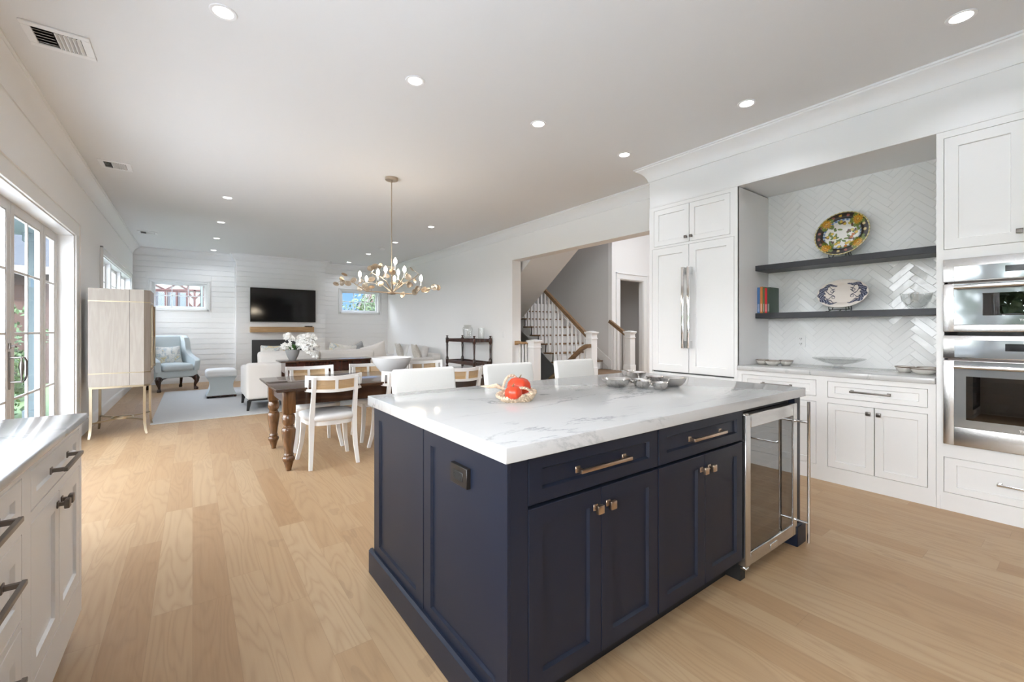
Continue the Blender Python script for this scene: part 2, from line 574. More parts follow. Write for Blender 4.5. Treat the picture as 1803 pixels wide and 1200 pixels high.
        for ax in range(3):
            a, b = (ax + 1) % 3, (ax + 2) % 3
            for sg in (-1, 1):
                for i in range(len(S[a]) - 1):
                    for j in range(len(S[b]) - 1):
                        qs = []
                        for (ia, jb) in ((i, j), (i + 1, j), (i + 1, j + 1), (i, j + 1)):
                            p = [0, 0, 0]
                            p[ax] = sg
                            p[a] = S[a][ia]
                            p[b] = S[b][jb]
                            v = vert(p)
                            if v not in qs:
                                qs.append(v)
                        if len(qs) >= 3:
                            s._face(qs if sg > 0 else list(reversed(qs)))
        return s
    def quad(s, *P):
        s._face([s.bm.verts.new(p) for p in P])
        return s
    def build(s, name, m, parent=None, world=True, flat=False, ang=38, rec=True):
        if rec:
            bmesh.ops.recalc_face_normals(s.bm, faces=s.bm.faces[:])
        if parent is not None and world:
            r = parent
            while r.parent:
                r = r.parent
            bmesh.ops.translate(s.bm, verts=s.bm.verts[:], vec=-r.location)
        me = bpy.data.meshes.new(name)
        s.bm.to_mesh(me)
        s.bm.free()
        me.materials.append(m)
        if flat:
            for p in me.polygons:
                p.use_smooth = False
        else:
            for p in me.polygons:
                p.use_smooth = True
            try:
                me.set_sharp_from_angle(angle=R(ang))
            except Exception:
                pass
        o = bpy.data.objects.new(name, me)
        COL.objects.link(o)
        if parent is not None:
            o.parent = parent
        return o

def thing(name, label, cat, loc=(0, 0, 0), rot=0.0, group=None):
    o = bpy.data.objects.new(name, None)
    o.empty_display_size = 0.1
    o.location = loc
    o.rotation_euler = (0, 0, rot)
    COL.objects.link(o)
    o['label'] = label
    o['category'] = cat
    if group:
        o['group'] = group
    return o
def tag(o, label, cat, group=None, kind=None):
    o['label'] = label
    o['category'] = cat
    if group:
        o['group'] = group
    if kind:
        o['kind'] = kind
    return o
def struct(o, label=None):
    o['kind'] = 'structure'
    if label:
        o['label'] = label
    return o
def kids(o):
    return [c for c in bpy.data.objects if c.parent == o]
def copy_tree(o, loc=None, rot=None, label=None, parent=None):
    c = o.copy()
    COL.objects.link(c)
    if parent is not None:
        c.parent = parent
    if loc is not None:
        c.location = loc
    if rot is not None:
        c.rotation_euler = (0, 0, rot)
    if label:
        c['label'] = label
    for ch in kids(o):
        copy_tree(ch, parent=c)
    return c

# cabinet-front helpers: F maps (u along the front, v up, w outwards) to the world
def FX(x0, sign):
    return lambda u, v, w: (x0 + sign * w, u, v)
def FY(y0, sign):
    return lambda u, v, w: (u, y0 + sign * w, v)
def fbox(mb, F, u0, u1, v0, v1, w0, w1, bev=0.0, seg=1):
    a, b = F(u0, v0, w0), F(u1, v1, w1)
    return mb.box(a[0], b[0], a[1], b[1], a[2], b[2], bev, seg)
def shaker(mb, F, u0, u1, v0, v1, t=0.02, rail=0.06, rec=0.009, ch=0.005, w=0.0, rails=None):
    """one framed front: flat frame, chamfer, recessed panel"""
    ru = rail
    rv = rails if rails else rail
    def ring(iu, iv, ww):
        return [F(u0 + iu, v0 + iv, w + ww), F(u1 - iu, v0 + iv, w + ww), F(u1 - iu, v1 - iv, w + ww), F(u0 + iu, v1 - iv, w + ww)]
    mb.loft([ring(0, 0, -t), ring(0, 0, -0.0015), ring(0.0015, 0.0015, 0), ring(ru, rv, 0), ring(ru + ch, rv + ch, -rec)])
    return mb
def pull(F, cu, cv, L, m, parent, vert=False, proud=0.034, s=0.0065):
    """bar pull on two square feet"""
    mb = MB()
    for sg in (-1, 1):
        d = sg * (L / 2 - 0.012)
        u, v = (cu, cv + d) if vert else (cu + d, cv)
        fbox(mb, F, u - 0.011, u + 0.011, v - 0.011, v + 0.011, 0.0, 0.004, 0.001)
        fbox(mb, F, u - 0.006, u + 0.006, v - 0.006, v + 0.006, 0.003, proud - 0.004, 0.001)
    if vert:
        fbox(mb, F, cu - s, cu + s, cv - L / 2, cv + L / 2, proud - 0.011, proud, 0.0022, 2)
    else:
        fbox(mb, F, cu - L / 2, cu + L / 2, cv - s, cv + s, proud - 0.011, proud, 0.0022, 2)
    return mb.build('handle', m, parent)
def knob(F, cu, cv, m, parent):
    mb = MB()
    fbox(mb, F, cu - 0.011, cu + 0.011, cv - 0.011, cv + 0.011, 0.0, 0.004, 0.001)
    fbox(mb, F, cu - 0.006, cu + 0.006, cv - 0.006, cv + 0.006, 0.003, 0.022, 0.001)
    fbox(mb, F, cu - 0.015, cu + 0.015, cv - 0.015, cv + 0.015, 0.018, 0.032, 0.003, 2)
    return mb.build('knob', m, parent)

# ================================================================== STRUCTURE
XL, YB, XR, ZC = -1.07, 12.75, 4.74, 3.10
YF = -3.2
def wall_panels(mb, axis, c0, c1, a0, a1, z0, z1, holes):
    """solid wall slab with rectangular holes; axis 'x' = plane X (a runs along Y), axis 'y' = plane Y (a runs along X)"""
    cuts = sorted({a0, a1, *[h[0] for h in holes], *[h[1] for h in holes]})
    for i in range(len(cuts) - 1):
        s0, s1 = cuts[i], cuts[i + 1]
        if s1 <= a0 or s0 >= a1:
            continue
        zz = [(z0, z1)]
        for h in holes:
            if h[0] <= s0 + 1e-6 and h[1] >= s1 - 1e-6:
                nz = []
                for (p, q) in zz:
                    if h[2] > p:
                        nz.append((p, min(q, h[2])))
                    if h[3] < q:
                        nz.append((max(p, h[3]), q))
                zz = nz
        for (p, q) in zz:
            if q - p > 1e-4:
                if axis == 'x':
                    mb.box(c0, c1, s0, s1, p, q)
                else:
                    mb.box(s0, s1, c0, c1, p, q)
    return mb

# floor: kitchen, dining, living, hall (an open stairwell to the basement lies in the hall)
mb = MB()
for x0, x1, y0, y1 in ((-1.25, 4.94, YF - 0.1, YB + 0.1), (4.94, 9.2, 1.9, 5.98), (7.16, 9.2, 5.98, 8.5)):
    mb.box(x0, x1, y0, y1, -0.06, 0.0)
struct(mb.build('floor', M_FLOOR))
mb = MB()
mb.box(-1.25, 4.99, YF - 0.1, YB + 0.1, ZC, ZC + 0.12)
struct(mb.build('ceiling', M_CEIL))
mb = MB()
mb.box(4.99, 9.3, 1.9, 9.7, 5.4, 5.5)
struct(mb.build('ceiling_hall', M_CEIL))

DOOR_Y0, DOOR_Y1, DOOR_Z = 3.45, 6.82, 2.32
WL = (8.60, 12.26, 1.45, 2.36)  # hidden sill raised so that less daylight comes in
WS = (-2.9, 2.2, 0.95, 2.50)
mb = MB()
wall_panels(mb, 'x', XL - 0.18, XL, YF, YB + 0.1, 0, ZC, [(DOOR_Y0, DOOR_Y1, 0.0, DOOR_Z), WL, WS])
struct(mb.build('wall_left', M_WALL))

W1 = (-0.745, 0.275, 1.745, 2.355)
W2 = (3.385, 4.455, 1.755, 2.365)
mb = MB()
wall_panels(mb, 'y', YB, YB + 0.18, XL, 4.94, 0, ZC, [(W1[0], W1[1], W1[2], W1[3]), (W2[0], W2[1], W2[2], W2[3])])
# shiplap boards with real gaps between them
PB = 0.1265
z = 0.16
while z < ZC - 0.1:
    zt = min(z + PB - 0.012, ZC)
    for (a0, a1, win) in ((XL, 0.85, W1), (2.9, XR, W2)):
        if zt < win[2] - 0.1 or z > win[3] + 0.1:
            mb.box(a0, a1, YB - 0.014, YB, z, zt, 0.0015)
        else:
            mb.box(a0, win[0] - 0.09, YB - 0.014, YB, z, zt, 0.0015)
            mb.box(win[1] + 0.09, a1, YB - 0.014, YB, z, zt, 0.0015)
    z += PB
struct(mb.build('wall_back', M_WALL))
# chimney breast faced with the same boards
CBX0, CBX1, CBY = 0.85, 2.90, 12.45
FP = (1.18, 2.62, 0.30, 1.0)
mb = MB()
wall_panels(mb, 'y', CBY + 0.014, YB, CBX0, CBX1, 0, ZC, [(1.37, 2.43, 0.40, 0.80)])
z = 0.16
while z < ZC - 0.1:
    zt = min(z + PB - 0.012, ZC)
    if z < FP[3] and zt > 0.2:
        mb.box(CBX0, FP[0] + 0.02, CBY, CBY + 0.014, z, zt, 0.0015)
        mb.box(FP[1] - 0.02, CBX1, CBY, CBY + 0.014, z, zt, 0.0015)
    else:
        mb.box(CBX0, CBX1, CBY, CBY + 0.014, z, zt, 0.0015)
    z += PB
struct(mb.build('wall_chimney', M_WALL))

mb = MB()
wall_panels(mb, 'x', XR, 4.94, 3.06, YB + 0.1, 0, ZC, [(3.06, 6.40, 0.0, 2.535)])
struct(mb.build('wall_right', M_WALL))
mb = MB()
mb.box(4.89, 4.99, YF, 3.06, 0, ZC)
struct(mb.build('wall_kitchen', M_WALL))
mb = MB()
mb.box(4.226, 4.89, YF, 3.05, 2.655, ZC)
mb.box(4.222, 4.30, YF, 3.053, 2.640, 2.656, 0.003)
struct(mb.build('wall_soffit', M_TRIM))
mb = MB()
wall_panels(mb, 'y', YF - 0.15, YF, XL - 0.18, 4.99, 0, ZC, [])
struct(mb.build('wall_front', M_FRONT))

# hall and stairwell walls
mb = MB()
wall_panels(mb, 'y', 6.10, 6.20, 7.15, 9.2, 0, 5.4, [(7.40, 8.21, 0.0, 2.35)])
struct(mb.build('wall_hall', M_WALL))
mb = MB()
mb.box(7.15, 7.25, 6.20, 9.7, -2.6, 5.4)
mb.box(4.94, 7.15, 9.6, 9.7, -2.6, 5.4)
mb.box(4.94, 5.0, 6.4, 9.6, -2.6, 0)
mb.box(4.94, 7.15, 5.90, 5.98, -2.6, -0.06)
mb.box(4.94, 7.25, 5.9, 9.7, -2.7, -2.6)
mb.box(7.155, 7.25, 5.98, 6.20, -2.6, -0.06)
struct(mb.build('wall_stairwell', M_GREY))
mb = MB()
mb.box(4.94, 4.99, 1.9, 9.7, ZC, 5.4)
mb.box(4.99, 9.2, 1.9, 2.0, 0, 5.4)
mb.box(9.2, 9.3, 1.9, 6.2, 0, 5.4)
struct(mb.build('wall_foyer', M_WALL))
mb = MB()
mb.box(7.25, 9.2, 8.4, 8.5, 0, 2.7)
mb.box(9.2, 9.3, 6.2, 8.5, 0, 2.7)
mb.box(7.25, 9.3, 6.2, 8.5, 2.7, 2.8)
struct(mb.build('wall_backroom', M_GREY))

# crown moulding swept with mitred corners
def sweep(path, prof, name, m, z_of):
    pts = [Vector((p[0], p[1])) for p in path]
    rings = []
    for i, p in enumerate(pts):
        d0 = (p - pts[i - 1]).normalized() if i > 0 else None
        d1 = (pts[i + 1] - p).normalized() if i < len(pts) - 1 else None
        n0 = Vector((d0.y, -d0.x)) if d0 else None
        n1 = Vector((d1.y, -d1.x)) if d1 else None
        if n0 is None:
            off = n1
        elif n1 is None:
            off = n0
        else:
            off = (n0 + n1) / (1 + n0.dot(n1))
        rings.append([(p.x + off.x * a, p.y + off.y * a, z_of(b)) for a, b in prof])
    mb = MB()
    mb.loft(rings)
    return struct(mb.build(name, m, ang=30))
crown_prof = [(0.0, 0.0), (0.0, 0.152), (0.012, 0.152), (0.014, 0.138), (0.022, 0.115), (0.038, 0.085), (0.062, 0.058), (0.088, 0.038), (0.112, 0.027), (0.114, 0.016), (0.128, 0.014), (0.128, 0.0)]
sweep([(XL, YF), (XL, YB - 0.014), (CBX0, YB - 0.014), (CBX0, CBY), (CBX1, CBY), (CBX1, YB - 0.014), (XR, YB - 0.014), (XR, 3.05), (4.226, 3.05), (4.226, YF)],
      crown_prof, 'trim_crown', M_TRIM, lambda b: ZC - b)
base_prof = [(0.0, 0.0), (0.018, 0.0), (0.018, 0.115), (0.013, 0.13), (0.006, 0.145), (0.0, 0.15)]
sweep([(XL, 6.99), (XL, YB - 0.001), (CBX0, YB - 0.001), (CBX0, CBY), (CBX0 + 0.3, CBY)], base_prof, 'baseboard_left', M_TRIM, lambda b: b)
sweep([(FP[1], CBY), (CBX1, CBY), (CBX1, YB - 0.001), (XR, YB - 0.001), (XR, 6.41)], base_prof, 'baseboard_right', M_TRIM, lambda b: b)
sweep([(XL, 2.62), (XL, DOOR_Y0 - 0.15)], base_prof, 'baseboard_kitchen', M_TRIM, lambda b: b)

# ---- patio doors in the left wall
def casing(mb, F, u0, u1, v0, v1, w, t=0.022, bottom=False):
    """flat casing with a back band around an opening"""
    fbox(mb, F, u0 - w, u0, v0 if not bottom else v0 - w, v1, 0, t, 0.003)
    fbox(mb, F, u1, u1 + w, v0 if not bottom else v0 - w, v1, 0, t, 0.003)
    fbox(mb, F, u0 - w, u1 + w, v1, v1 + w, 0, t, 0.003)
    fbox(mb, F, u0 - w - 0.012, u0 - w + 0.012, v0 if not bottom else v0 - w, v1 + w + 0.012, 0, t + 0.014, 0.004)
    fbox(mb, F, u1 + w - 0.012, u1 + w + 0.012, v0 if not bottom else v0 - w, v1 + w + 0.012, 0, t + 0.014, 0.004)
    fbox(mb, F, u0 - w - 0.012, u1 + w + 0.012, v1 + w - 0.012, v1 + w + 0.012, 0, t + 0.014, 0.004)
    if bottom:
        fbox(mb, F, u0 - w, u1 + w, v0 - w, v0, 0, t, 0.003)
    return mb
FLW = FX(XL, +1)
mb = MB()
casing(mb, FLW, DOOR_Y0, DOOR_Y1, 0.0, DOOR_Z, 0.15)
mb.box(XL - 0.18, XL, DOOR_Y1 - 0.02, DOOR_Y1 + 0.001, 0, DOOR_Z)
mb.box(XL - 0.18, XL, DOOR_Y0 - 0.001, DOOR_Y0 + 0.02, 0, DOOR_Z)
mb.box(XL - 0.18, XL, DOOR_Y0, DOOR_Y1, DOOR_Z - 0.012, DOOR_Z + 0.001)
struct(mb.build('trim_1', M_TRIM))

def sash(parent, F, u0, u1, v0, v1, st, top, bot, cols, rows, rowpos=None, t=0.045, mun=0.022, fname='frame', m=None):
    mb = MB()
    fbox(mb, F, u0, u0 + st, v0, v1, -t, 0, 0.003)
    fbox(mb, F, u1 - st, u1, v0, v1, -t, 0, 0.003)
    fbox(mb, F, u0 + st, u1 - st, v1 - top, v1, -t, 0, 0.003)
    fbox(mb, F, u0 + st, u1 - st, v0, v0 + bot, -t, 0, 0.003)
    ga, gb, gc, gd = u0 + st, u1 - st, v0 + bot, v1 - top
    # glazing bead
    for q in ((ga, ga + 0.012, gc, gd), (gb - 0.012, gb, gc, gd), (ga, gb, gc, gc + 0.012), (ga, gb, gd - 0.012, gd)):
        fbox(mb, F, *q, -0.022, -0.005, 0.002)
    for i in range(1, cols):
        uu = ga + (gb - ga) * i / cols
        fbox(mb, F, uu - mun / 2, uu + mun / 2, gc, gd, -0.022, -0.004, 0.004)
    rp = rowpos or [gc + (gd - gc) * i / rows for i in range(1, rows)]
    for vv in rp:
        fbox(mb, F, ga, gb, vv - mun / 2, vv + mun / 2, -0.022, -0.004, 0.004)
    fr = mb.build(fname, m or M_TRIM, parent)
    mb = MB()
    fbox(mb, F, ga, gb, gc, gd, -0.0165, -0.0115)
    mb.build('pane', M_GLASS, parent)
    return fr
FD = FX(-1.20, +1)
rows_d = [0.675, 1.225, 1.75]
for i, (u0, u1, cols) in enumerate(((3.50, 4.36, 2), (4.37, 5.285, 2), (5.30, 6.255, 2), (6.27, 6.79, 1))):
    d = bpy.data.objects.new('door_%d' % (i + 1), None)
    COL.objects.link(d)
    d.location = (-1.20, (u0 + u1) / 2, 0.0)
    struct(d)
    sash(d, FD, u0, u1, 0.012, 2.312, 0.085 if cols == 2 else 0.075, 0.085, 0.20, cols, 4, rows_d, fname='door_leaf', m=M_DOOR)
    if i == 1:
        dl = d
# lever handle of the patio door, a turned grip between two posts
mb = MB()
FH = FX(-1.20, +1)
fbox(mb, FH, 5.235, 5.262, 0.77, 1.08, 0, 0.008, 0.003)
mb.tube([(-1.192, 5.248, 1.03), (-1.130, 5.248, 1.03)], 0.008, 10)
mb.tube([(-1.192, 5.248, 0.83), (-1.130, 5.248, 0.83)], 0.008, 10)
mb.lathe([(0.004, 0.0), (0.007, 0.01), (0.006, 0.03), (0.009, 0.06), (0.017, 0.11), (0.018, 0.13), (0.013, 0.155), (0.006, 0.175), (0.008, 0.19), (0.004, 0.20)], (-1.130, 5.248, 0.83), 16)
mb.tube([(-1.130, 5.248, 0.83), (-1.125, 5.31, 0.835), (-1.120, 5.345, 0.88), (-1.120, 5.345, 0.99), (-1.125, 5.31, 1.025), (-1.130, 5.248, 1.03)], 0.007, 8)
fbox(mb, FH, 5.232, 5.265, 1.10, 1.15, 0, 0.012, 0.003)
mb.tube([(-1.188, 5.248, 1.125), (-1.170, 5.248, 1.125), (-1.165, 5.275, 1.115)], 0.007, 8)
mb.build('door_handle', M_PEWTER, dl)

# ---- triple window in the left wall and two high windows in the back wall, sink window, front window
def window(name, F, u0, u1, v0, v1, units, cols, rows, w_in=-0.09, cas=0.09, bottom=True, sill=False):
    wd = bpy.data.objects.new(name, None)
    c = F((u0 + u1) / 2, v0, 0)
    wd.location = c
    COL.objects.link(wd)
    struct(wd)
    mb = MB()
    casing(mb, F, u0, u1, v0, v1, cas, bottom=bottom)
    # reveal lining
    fbox(mb, F, u0 - 0.001, u0 + 0.014, v0, v1, -0.178, 0.0)
    fbox(mb, F, u1 - 0.014, u1 + 0.001, v0, v1, -0.178, 0.0)
    fbox(mb, F, u0, u1, v1 - 0.014, v1 + 0.001, -0.178, 0.0)
    fbox(mb, F, u0, u1, v0 - 0.001, v0 + 0.014, -0.178, 0.0)
    mul = 0.11
    wu = (u1 - u0 - 0.028 - mul * (units - 1)) / units
    for i in range(1, units):
        a = u0 + 0.014 + i * wu + (i - 1) * mul
        fbox(mb, F, a, a + mul, v0, v1, -0.178, -0.03, 0.003)
    mb.build('window_casing', M_TRIM, wd)
    G = lambda u, v, w: F(u, v, w + w_in)
    for i in range(units):
        a = u0 + 0.014 + i * (wu + mul)
        sash(wd, G, a, a + wu, v0 + 0.014, v1 - 0.014, 0.035, 0.035, 0.035, cols, rows, fname='window_frame', mun=0.018)
    return wd
window('window_1', FLW, WL[0], WL[1], WL[2], WL[3], 3, 2, 3)
window('window_2', FY(YB - 0.002, -1), W1[0], W1[1], W1[2], W1[3], 1, 3, 2, w_in=-0.06, cas=0.05)
window('window_3', FY(YB - 0.002, -1), W2[0], W2[1], W2[2], W2[3], 1, 3, 2, w_in=-0.06, cas=0.05)
window('window_4', FLW, WS[0], WS[1], WS[2], WS[3], 4, 2, 3)

# hall door casing
mb = MB()
casing(mb, FY(6.10, -1), 7.40, 8.21, 0.0, 2.35, 0.12)
mb.box(7.398, 7.414, 6.098, 6.205, 0, 2.35)
mb.box(8.196, 8.212, 6.098, 6.205, 0, 2.35)
mb.box(7.41, 8.20, 6.098, 6.205, 2.336, 2.352)
struct(mb.build('trim_2', M_TRIM))

# ================================================================== STAIRS
st = thing('staircase', 'white staircase with dark oak treads and handrail climbing beyond the wide hall opening', 'staircase', (6.5, 5.45, 0))
RISE, RUN = 0.1835, 0.2335
mb = MB(); mb.box(5.95, 7.14, 5.43, 6.32, 0.375, 0.41, 0.006, 2); mb.build('landing', M_OAKY, st)
mb = MB(); mb.box(5.98, 7.14, 5.46, 6.30, 0.0, 0.375); mb.build('riser', M_TRIM, st)
mb = MB(); mb.box(5.95, 7.14, 5.14, 5.46, 0.17, 0.205, 0.006, 2); mb.build('tread', M_OAKY, st)
mb = MB(); mb.box(5.98, 7.14, 5.17, 5.46, 0.0, 0.17); mb.build('riser', M_TRIM, st)
yz = []
for i in range(8):
    zt = 0.595 + RISE * i - (0.0 if i else 0.0)
    y0 = 6.66 + RUN * (i - 1)
    if i == 0:
        y0 = 6.36
    y1 = 6.66 + RUN * i
    yz.append((y0, zt))
    mb = MB(); mb.box(5.93, 7.15, y0 - 0.028, y1 + 0.01, zt - 0.028, zt, 0.006, 2); mb.build('tread', M_OAKY, st)
    mb = MB(); mb.box(5.97, 7.145, y0, y0 + 0.018, zt - RISE, zt - 0.028); mb.build('riser', M_TRIM, st)
mb = MB()
poly = [(6.30, 0.41), (6.36, 0.41)]
for (y0, zt) in yz:
    poly += [(y0, zt - RISE), (y0, zt - 0.028)]
poly += [(yz[-1][0] + RUN, yz[-1][1] - 0.028), (yz[-1][0] + RUN, yz[-1][1] - 0.26), (6.30, 0.30)]
mb.prism(poly, 'x', 5.965, 6.0)
mb.build('stringer', M_LGREY, st)
mb = MB()
mb.prism([(6.1, 0.41), (6.1, 0.60), (yz[-1][0] + RUN, yz[-1][1] + 0.16), (yz[-1][0] + RUN, yz[-1][1] - 0.1)], 'x', 7.13, 7.15)
mb.build('skirt_board', M_TRIM, st)
def newel(x, y, z0, z1, parent, s=0.075, label=None):
    mb = MB()
    mb.box(x - s, x + s, y - s, y + s, z0, z1 - 0.06, 0.004)
    mb.box(x - s - 0.012, x + s + 0.012, y - s - 0.012, y + s + 0.012, z0, z0 + 0.14, 0.004)
    mb.box(x - s - 0.010, x + s + 0.010, y - s - 0.010, y + s + 0.010, z1 - 0.15, z1 - 0.13, 0.004)
    mb.box(x - s - 0.014, x + s + 0.014, y - s - 0.014, y + s + 0.014, z1 - 0.062, z1 - 0.045, 0.004)
    mb.box(x - s - 0.024, x + s + 0.024, y - s - 0.024, y + s + 0.024, z1 - 0.045, z1 - 0.015, 0.008, 2)
    mb.hexa([(x - s, y - s, z1 - 0.015), (x + s, y - s, z1 - 0.015), (x + s, y + s, z1 - 0.015), (x - s, y + s, z1 - 0.015),
             (x - 0.02, y - 0.02, z1), (x + 0.02, y - 0.02, z1), (x + 0.02, y + 0.02, z1), (x - 0.02, y + 0.02, z1)])
    return mb.build('newel_post', M_TRIM, parent)
newel(5.99, 5.60, 0.41, 1.232, st)
newel(7.08, 5.58, 0.41, 1.238, st)
def rail_z(y):
    return 1.135 + 0.775 * (y - 5.70)
mb = MB(); mb.tube([(5.99, 5.68, rail_z(5.68)), (5.99, 8.2, rail_z(8.2))], [(0.032, 0.032)] * 2, sq=True); mb.build('handrail', M_OAKY, st)
mb = MB(); mb.tube([(7.08, 5.66, 1.15), (7.08, 6.10, 1.435)], [(0.032, 0.032)] * 2, sq=True); mb.build('handrail', M_OAKY, st)
def baluster(x, y, z0, z1, parent):
    mb = MB()
    mb.box(x - 0.016, x + 0.016, y - 0.016, y + 0.016, z0, z1, 0.002)
    return mb.build('baluster', M_TRIM, parent)
for i, (y0, zt) in enumerate(yz):
    n = 2 if i else 3
    for k in range(n):
        yy = (y0 if i else 6.37) + 0.03 + k * 0.117
        if yy < yz[-1][0] + 0.2:
            baluster(5.99, yy, zt, rail_z(yy) - 0.02, st)
for k in range(5):
    yy = 5.77 + k * 0.117
    baluster(5.99, yy, 0.41, rail_z(yy) - 0.02, st)
for k in range(4):
    yy = 5.72 + k * 0.095
    baluster(7.08, yy, 0.41, 1.15 + (yy - 5.66) * 0.648 - 0.02, st)
# upper flight (closed underside) turning back over the basement stairs
mb = MB()
mb.prism([(4.2, 3.977), (7.64, 1.484), (8.0, 1.484), (8.0, 1.86), (7.75, 1.86), (4.2, 4.35)], 'x', 5.0, 5.90)
mb.box(5.0, 7.14, 8.0, 9.59, 1.66, 1.88)
struct(mb.build('wall_upper_stair', M_LGREY))
# guard rail by the opening
gr = thing('guard_rail', 'short white guard rail with oak cap and newel post beside the hall opening', 'railing', (4.84, 6.1, 0))
newel(4.85, 5.89, 0.0, 1.085, gr, 0.082)
mb = MB(); mb.box(4.805, 4.895, 5.97, 6.40, 0.995, 1.035, 0.012, 2); mb.box(4.79, 4.91, 6.375, 6.40, 0.975, 1.05, 0.008, 2); mb.build('handrail', M_OAK, gr)
for k in range(4):
    baluster(4.85, 6.03 + k * 0.095, 0.0, 1.0, gr)
# basement handrail
mb = MB()
mb.tube([(5.86, 5.52, 0.96), (5.86, 5.60, 0.955), (5.86, 5.72, 0.90), (5.86, 6.5, 0.32), (5.86, 7.0, -0.05)], [(0.032, 0.036)] * 5, sq=True)
mb.tube([(5.86, 5.56, 0.93), (5.915, 5.56, 0.93)], 0.010, 8)
hr = mb.build('basement_handrail', M_OAKY)
tag(hr, 'short dark oak handrail sloping down to the left of the stair newel', 'handrail')

# ================================================================== KITCHEN ISLAND
isl = thing('kitchen_island', 'large navy kitchen island cabinet with shaker panels and bronze pulls under the white worktop', 'kitchen island', (1.83, 1.64, 0))
FI = FY(1.044, -1)
FS = FX(0.755, -1)
mb = MB()
mb.box(0.775, 2.205, 1.066, 1.86, 0.105, 0.863)          # cupboard body
mb.box(2.20, 2.835, 1.62, 1.86, 0.105, 0.863)
mb.box(0.80, 2.20, 1.13, 1.84, 0.0, 0.105)               # recessed plinth
mb.build('carcass', M_NAVYIN, isl)
mb = MB()
mb.box(0.7685, 0.834, 1.0455, 1.0655, 0.0, 0.8632)
mb.build('corner_stile', M_NAVY, isl)
mb = MB()
mb.box(2.829, 2.908, 1.046, 2.225, 0.0, 0.864, 0.002)
mb.box(2.812, 2.932, 1.024, 2.245, 0.0, 0.118, 0.003)
mb.build('end_panel', M_NAVY, isl)
mb = MB()
mb.box(0.768, 0.80, 1.068, 2.225, 0.0, 0.8635)
shaker(mb, FS, 1.0455, 1.624, 0.100, 0.864, t=0.013, rail=0.062, rec=0.010, rails=0.062)
shaker(mb, FS, 1.630, 2.220, 0.100, 0.864, t=0.013, rail=0.070, rec=0.010, rails=0.062)
mb.build('side_panel', M_NAVY, isl)
mb = MB()
mb.box(0.735, 0.76, 1.044, 2.245, 0.0, 0.114, 0.002)
mb.hexa([(0.735, 1.044, 0.113), (0.76, 1.044, 0.113), (0.76, 2.245, 0.113), (0.735, 2.245, 0.113), (0.745, 1.044, 0.122), (0.757, 1.044, 0.122), (0.757, 2.245, 0.122), (0.745, 2.245, 0.122)])
mb.build('plinth_board', M_NAVY, isl)
mb = MB()
mb.box(0.80, 2.83, 1.86, 1.885, 0.0, 0.864)
mb.build('back_panel', M_NAVY, isl)
for (u0, u1) in ((0.837, 1.500), (1.507, 2.198)):
    um = (u0 + u1) / 2
    mb = MB(); shaker(mb, FI, u0, u1, 0.712, 0.862, t=0.022, rail=0.055, rec=0.011, ch=0.006, rails=0.042)
    d = mb.build('drawer', M_NAVY, isl)
    pull(FI, um, 0.787, 0.265 if u0 < 1 else 0.275, M_BRONZE, d)
    for s, (a, b) in enumerate(((u0, um - 0.0015), (um + 0.0015, u1))):
        mb = MB(); shaker(mb, FI, a, b, 0.115, 0.700, t=0.022, rail=0.058, rec=0.011, ch=0.006)
        d = mb.build('door', M_NAVY, isl)
        knob(FI, um + (-0.033 if s == 0 else 0.033), 0.637, M_BRONZE, d)
# socket plate on the side panel
mb = MB()
fbox(mb, FS, 1.273, 1.389, 0.713, 0.783, -0.012, 0.006, 0.002)
ou = mb.build('outlet', M_OUTLETB, isl)
mb = MB()
fbox(mb, FS, 1.298, 1.364, 0.732, 0.764, 0.004, 0.0085, 0.002)
for uu in (1.312, 1.350):
    for (du, dv, a, b) in ((-0.006, 0.004, 0.003, 0.0012), (0.006, 0.004, 0.003, 0.0012), (0.0, -0.007, 0.002, 0.002)):
        fbox(mb, FS, uu + du - b, uu + du + b, 0.748 + dv - a, 0.748 + dv + a, 0.008, 0.0092)
mb.build('socket_face', M_MATBLK, ou)

mb = MB()
mb.box(0.735, 2.932, 1.024, 2.263, 0.864, 0.914, 0.004, 3)
wt = mb.build('island_worktop', M_QUARTZ)
tag(wt, 'thick white veined quartz worktop covering the navy island', 'worktop')

# wine cooler set into the right end of the island
wc = thing('wine_cooler', 'glass-door stainless wine cooler built into the end of the navy island', 'wine cooler', (2.515, 1.30, 0))
mb = MB()
mb.box(2.212, 2.224, 1.075, 1.60, 0.06, 0.855)
mb.box(2.806, 2.818, 1.075, 1.60, 0.06, 0.855)
mb.box(2.224, 2.806, 1.075, 1.60, 0.06, 0.085)
mb.box(2.224, 2.806, 1.075, 1.60, 0.835, 0.855)
mb.box(2.224, 2.806, 1.585, 1.60, 0.085, 0.835)
mb.box(2.212, 2.818, 1.13, 1.60, 0.0, 0.06)
mb.box(2.205, 2.255, 1.058, 1.14, 0.0, 0.075)
mb.build('cabinet', M_MATBLK, wc)
FW = FY(1.030, -1)
mb = MB()
fbox(mb, FW, 2.206, 2.256, 0.075, 0.833, -0.040, 0, 0.003)
fbox(mb, FW, 2.774, 2.822, 0.075, 0.833, -0.040, 0, 0.003)
fbox(mb, FW, 2.256, 2.774, 0.075, 0.140, -0.040, 0, 0.003)
fbox(mb, FW, 2.256, 2.774, 0.765, 0.833, -0.040, 0, 0.003)
dr = mb.build('door', M_STEEL, wc)
mb = MB(); fbox(mb, FW, 2.256, 2.774, 0.140, 0.765, -0.020, -0.006); mb.build('pane', M_COOLGL, dr)
mb = MB()
HX, HY = 2.797, 0.962
mb.tube([(HX, HY, 0.055), (HX, HY, 0.853)], 0.0085, 14)
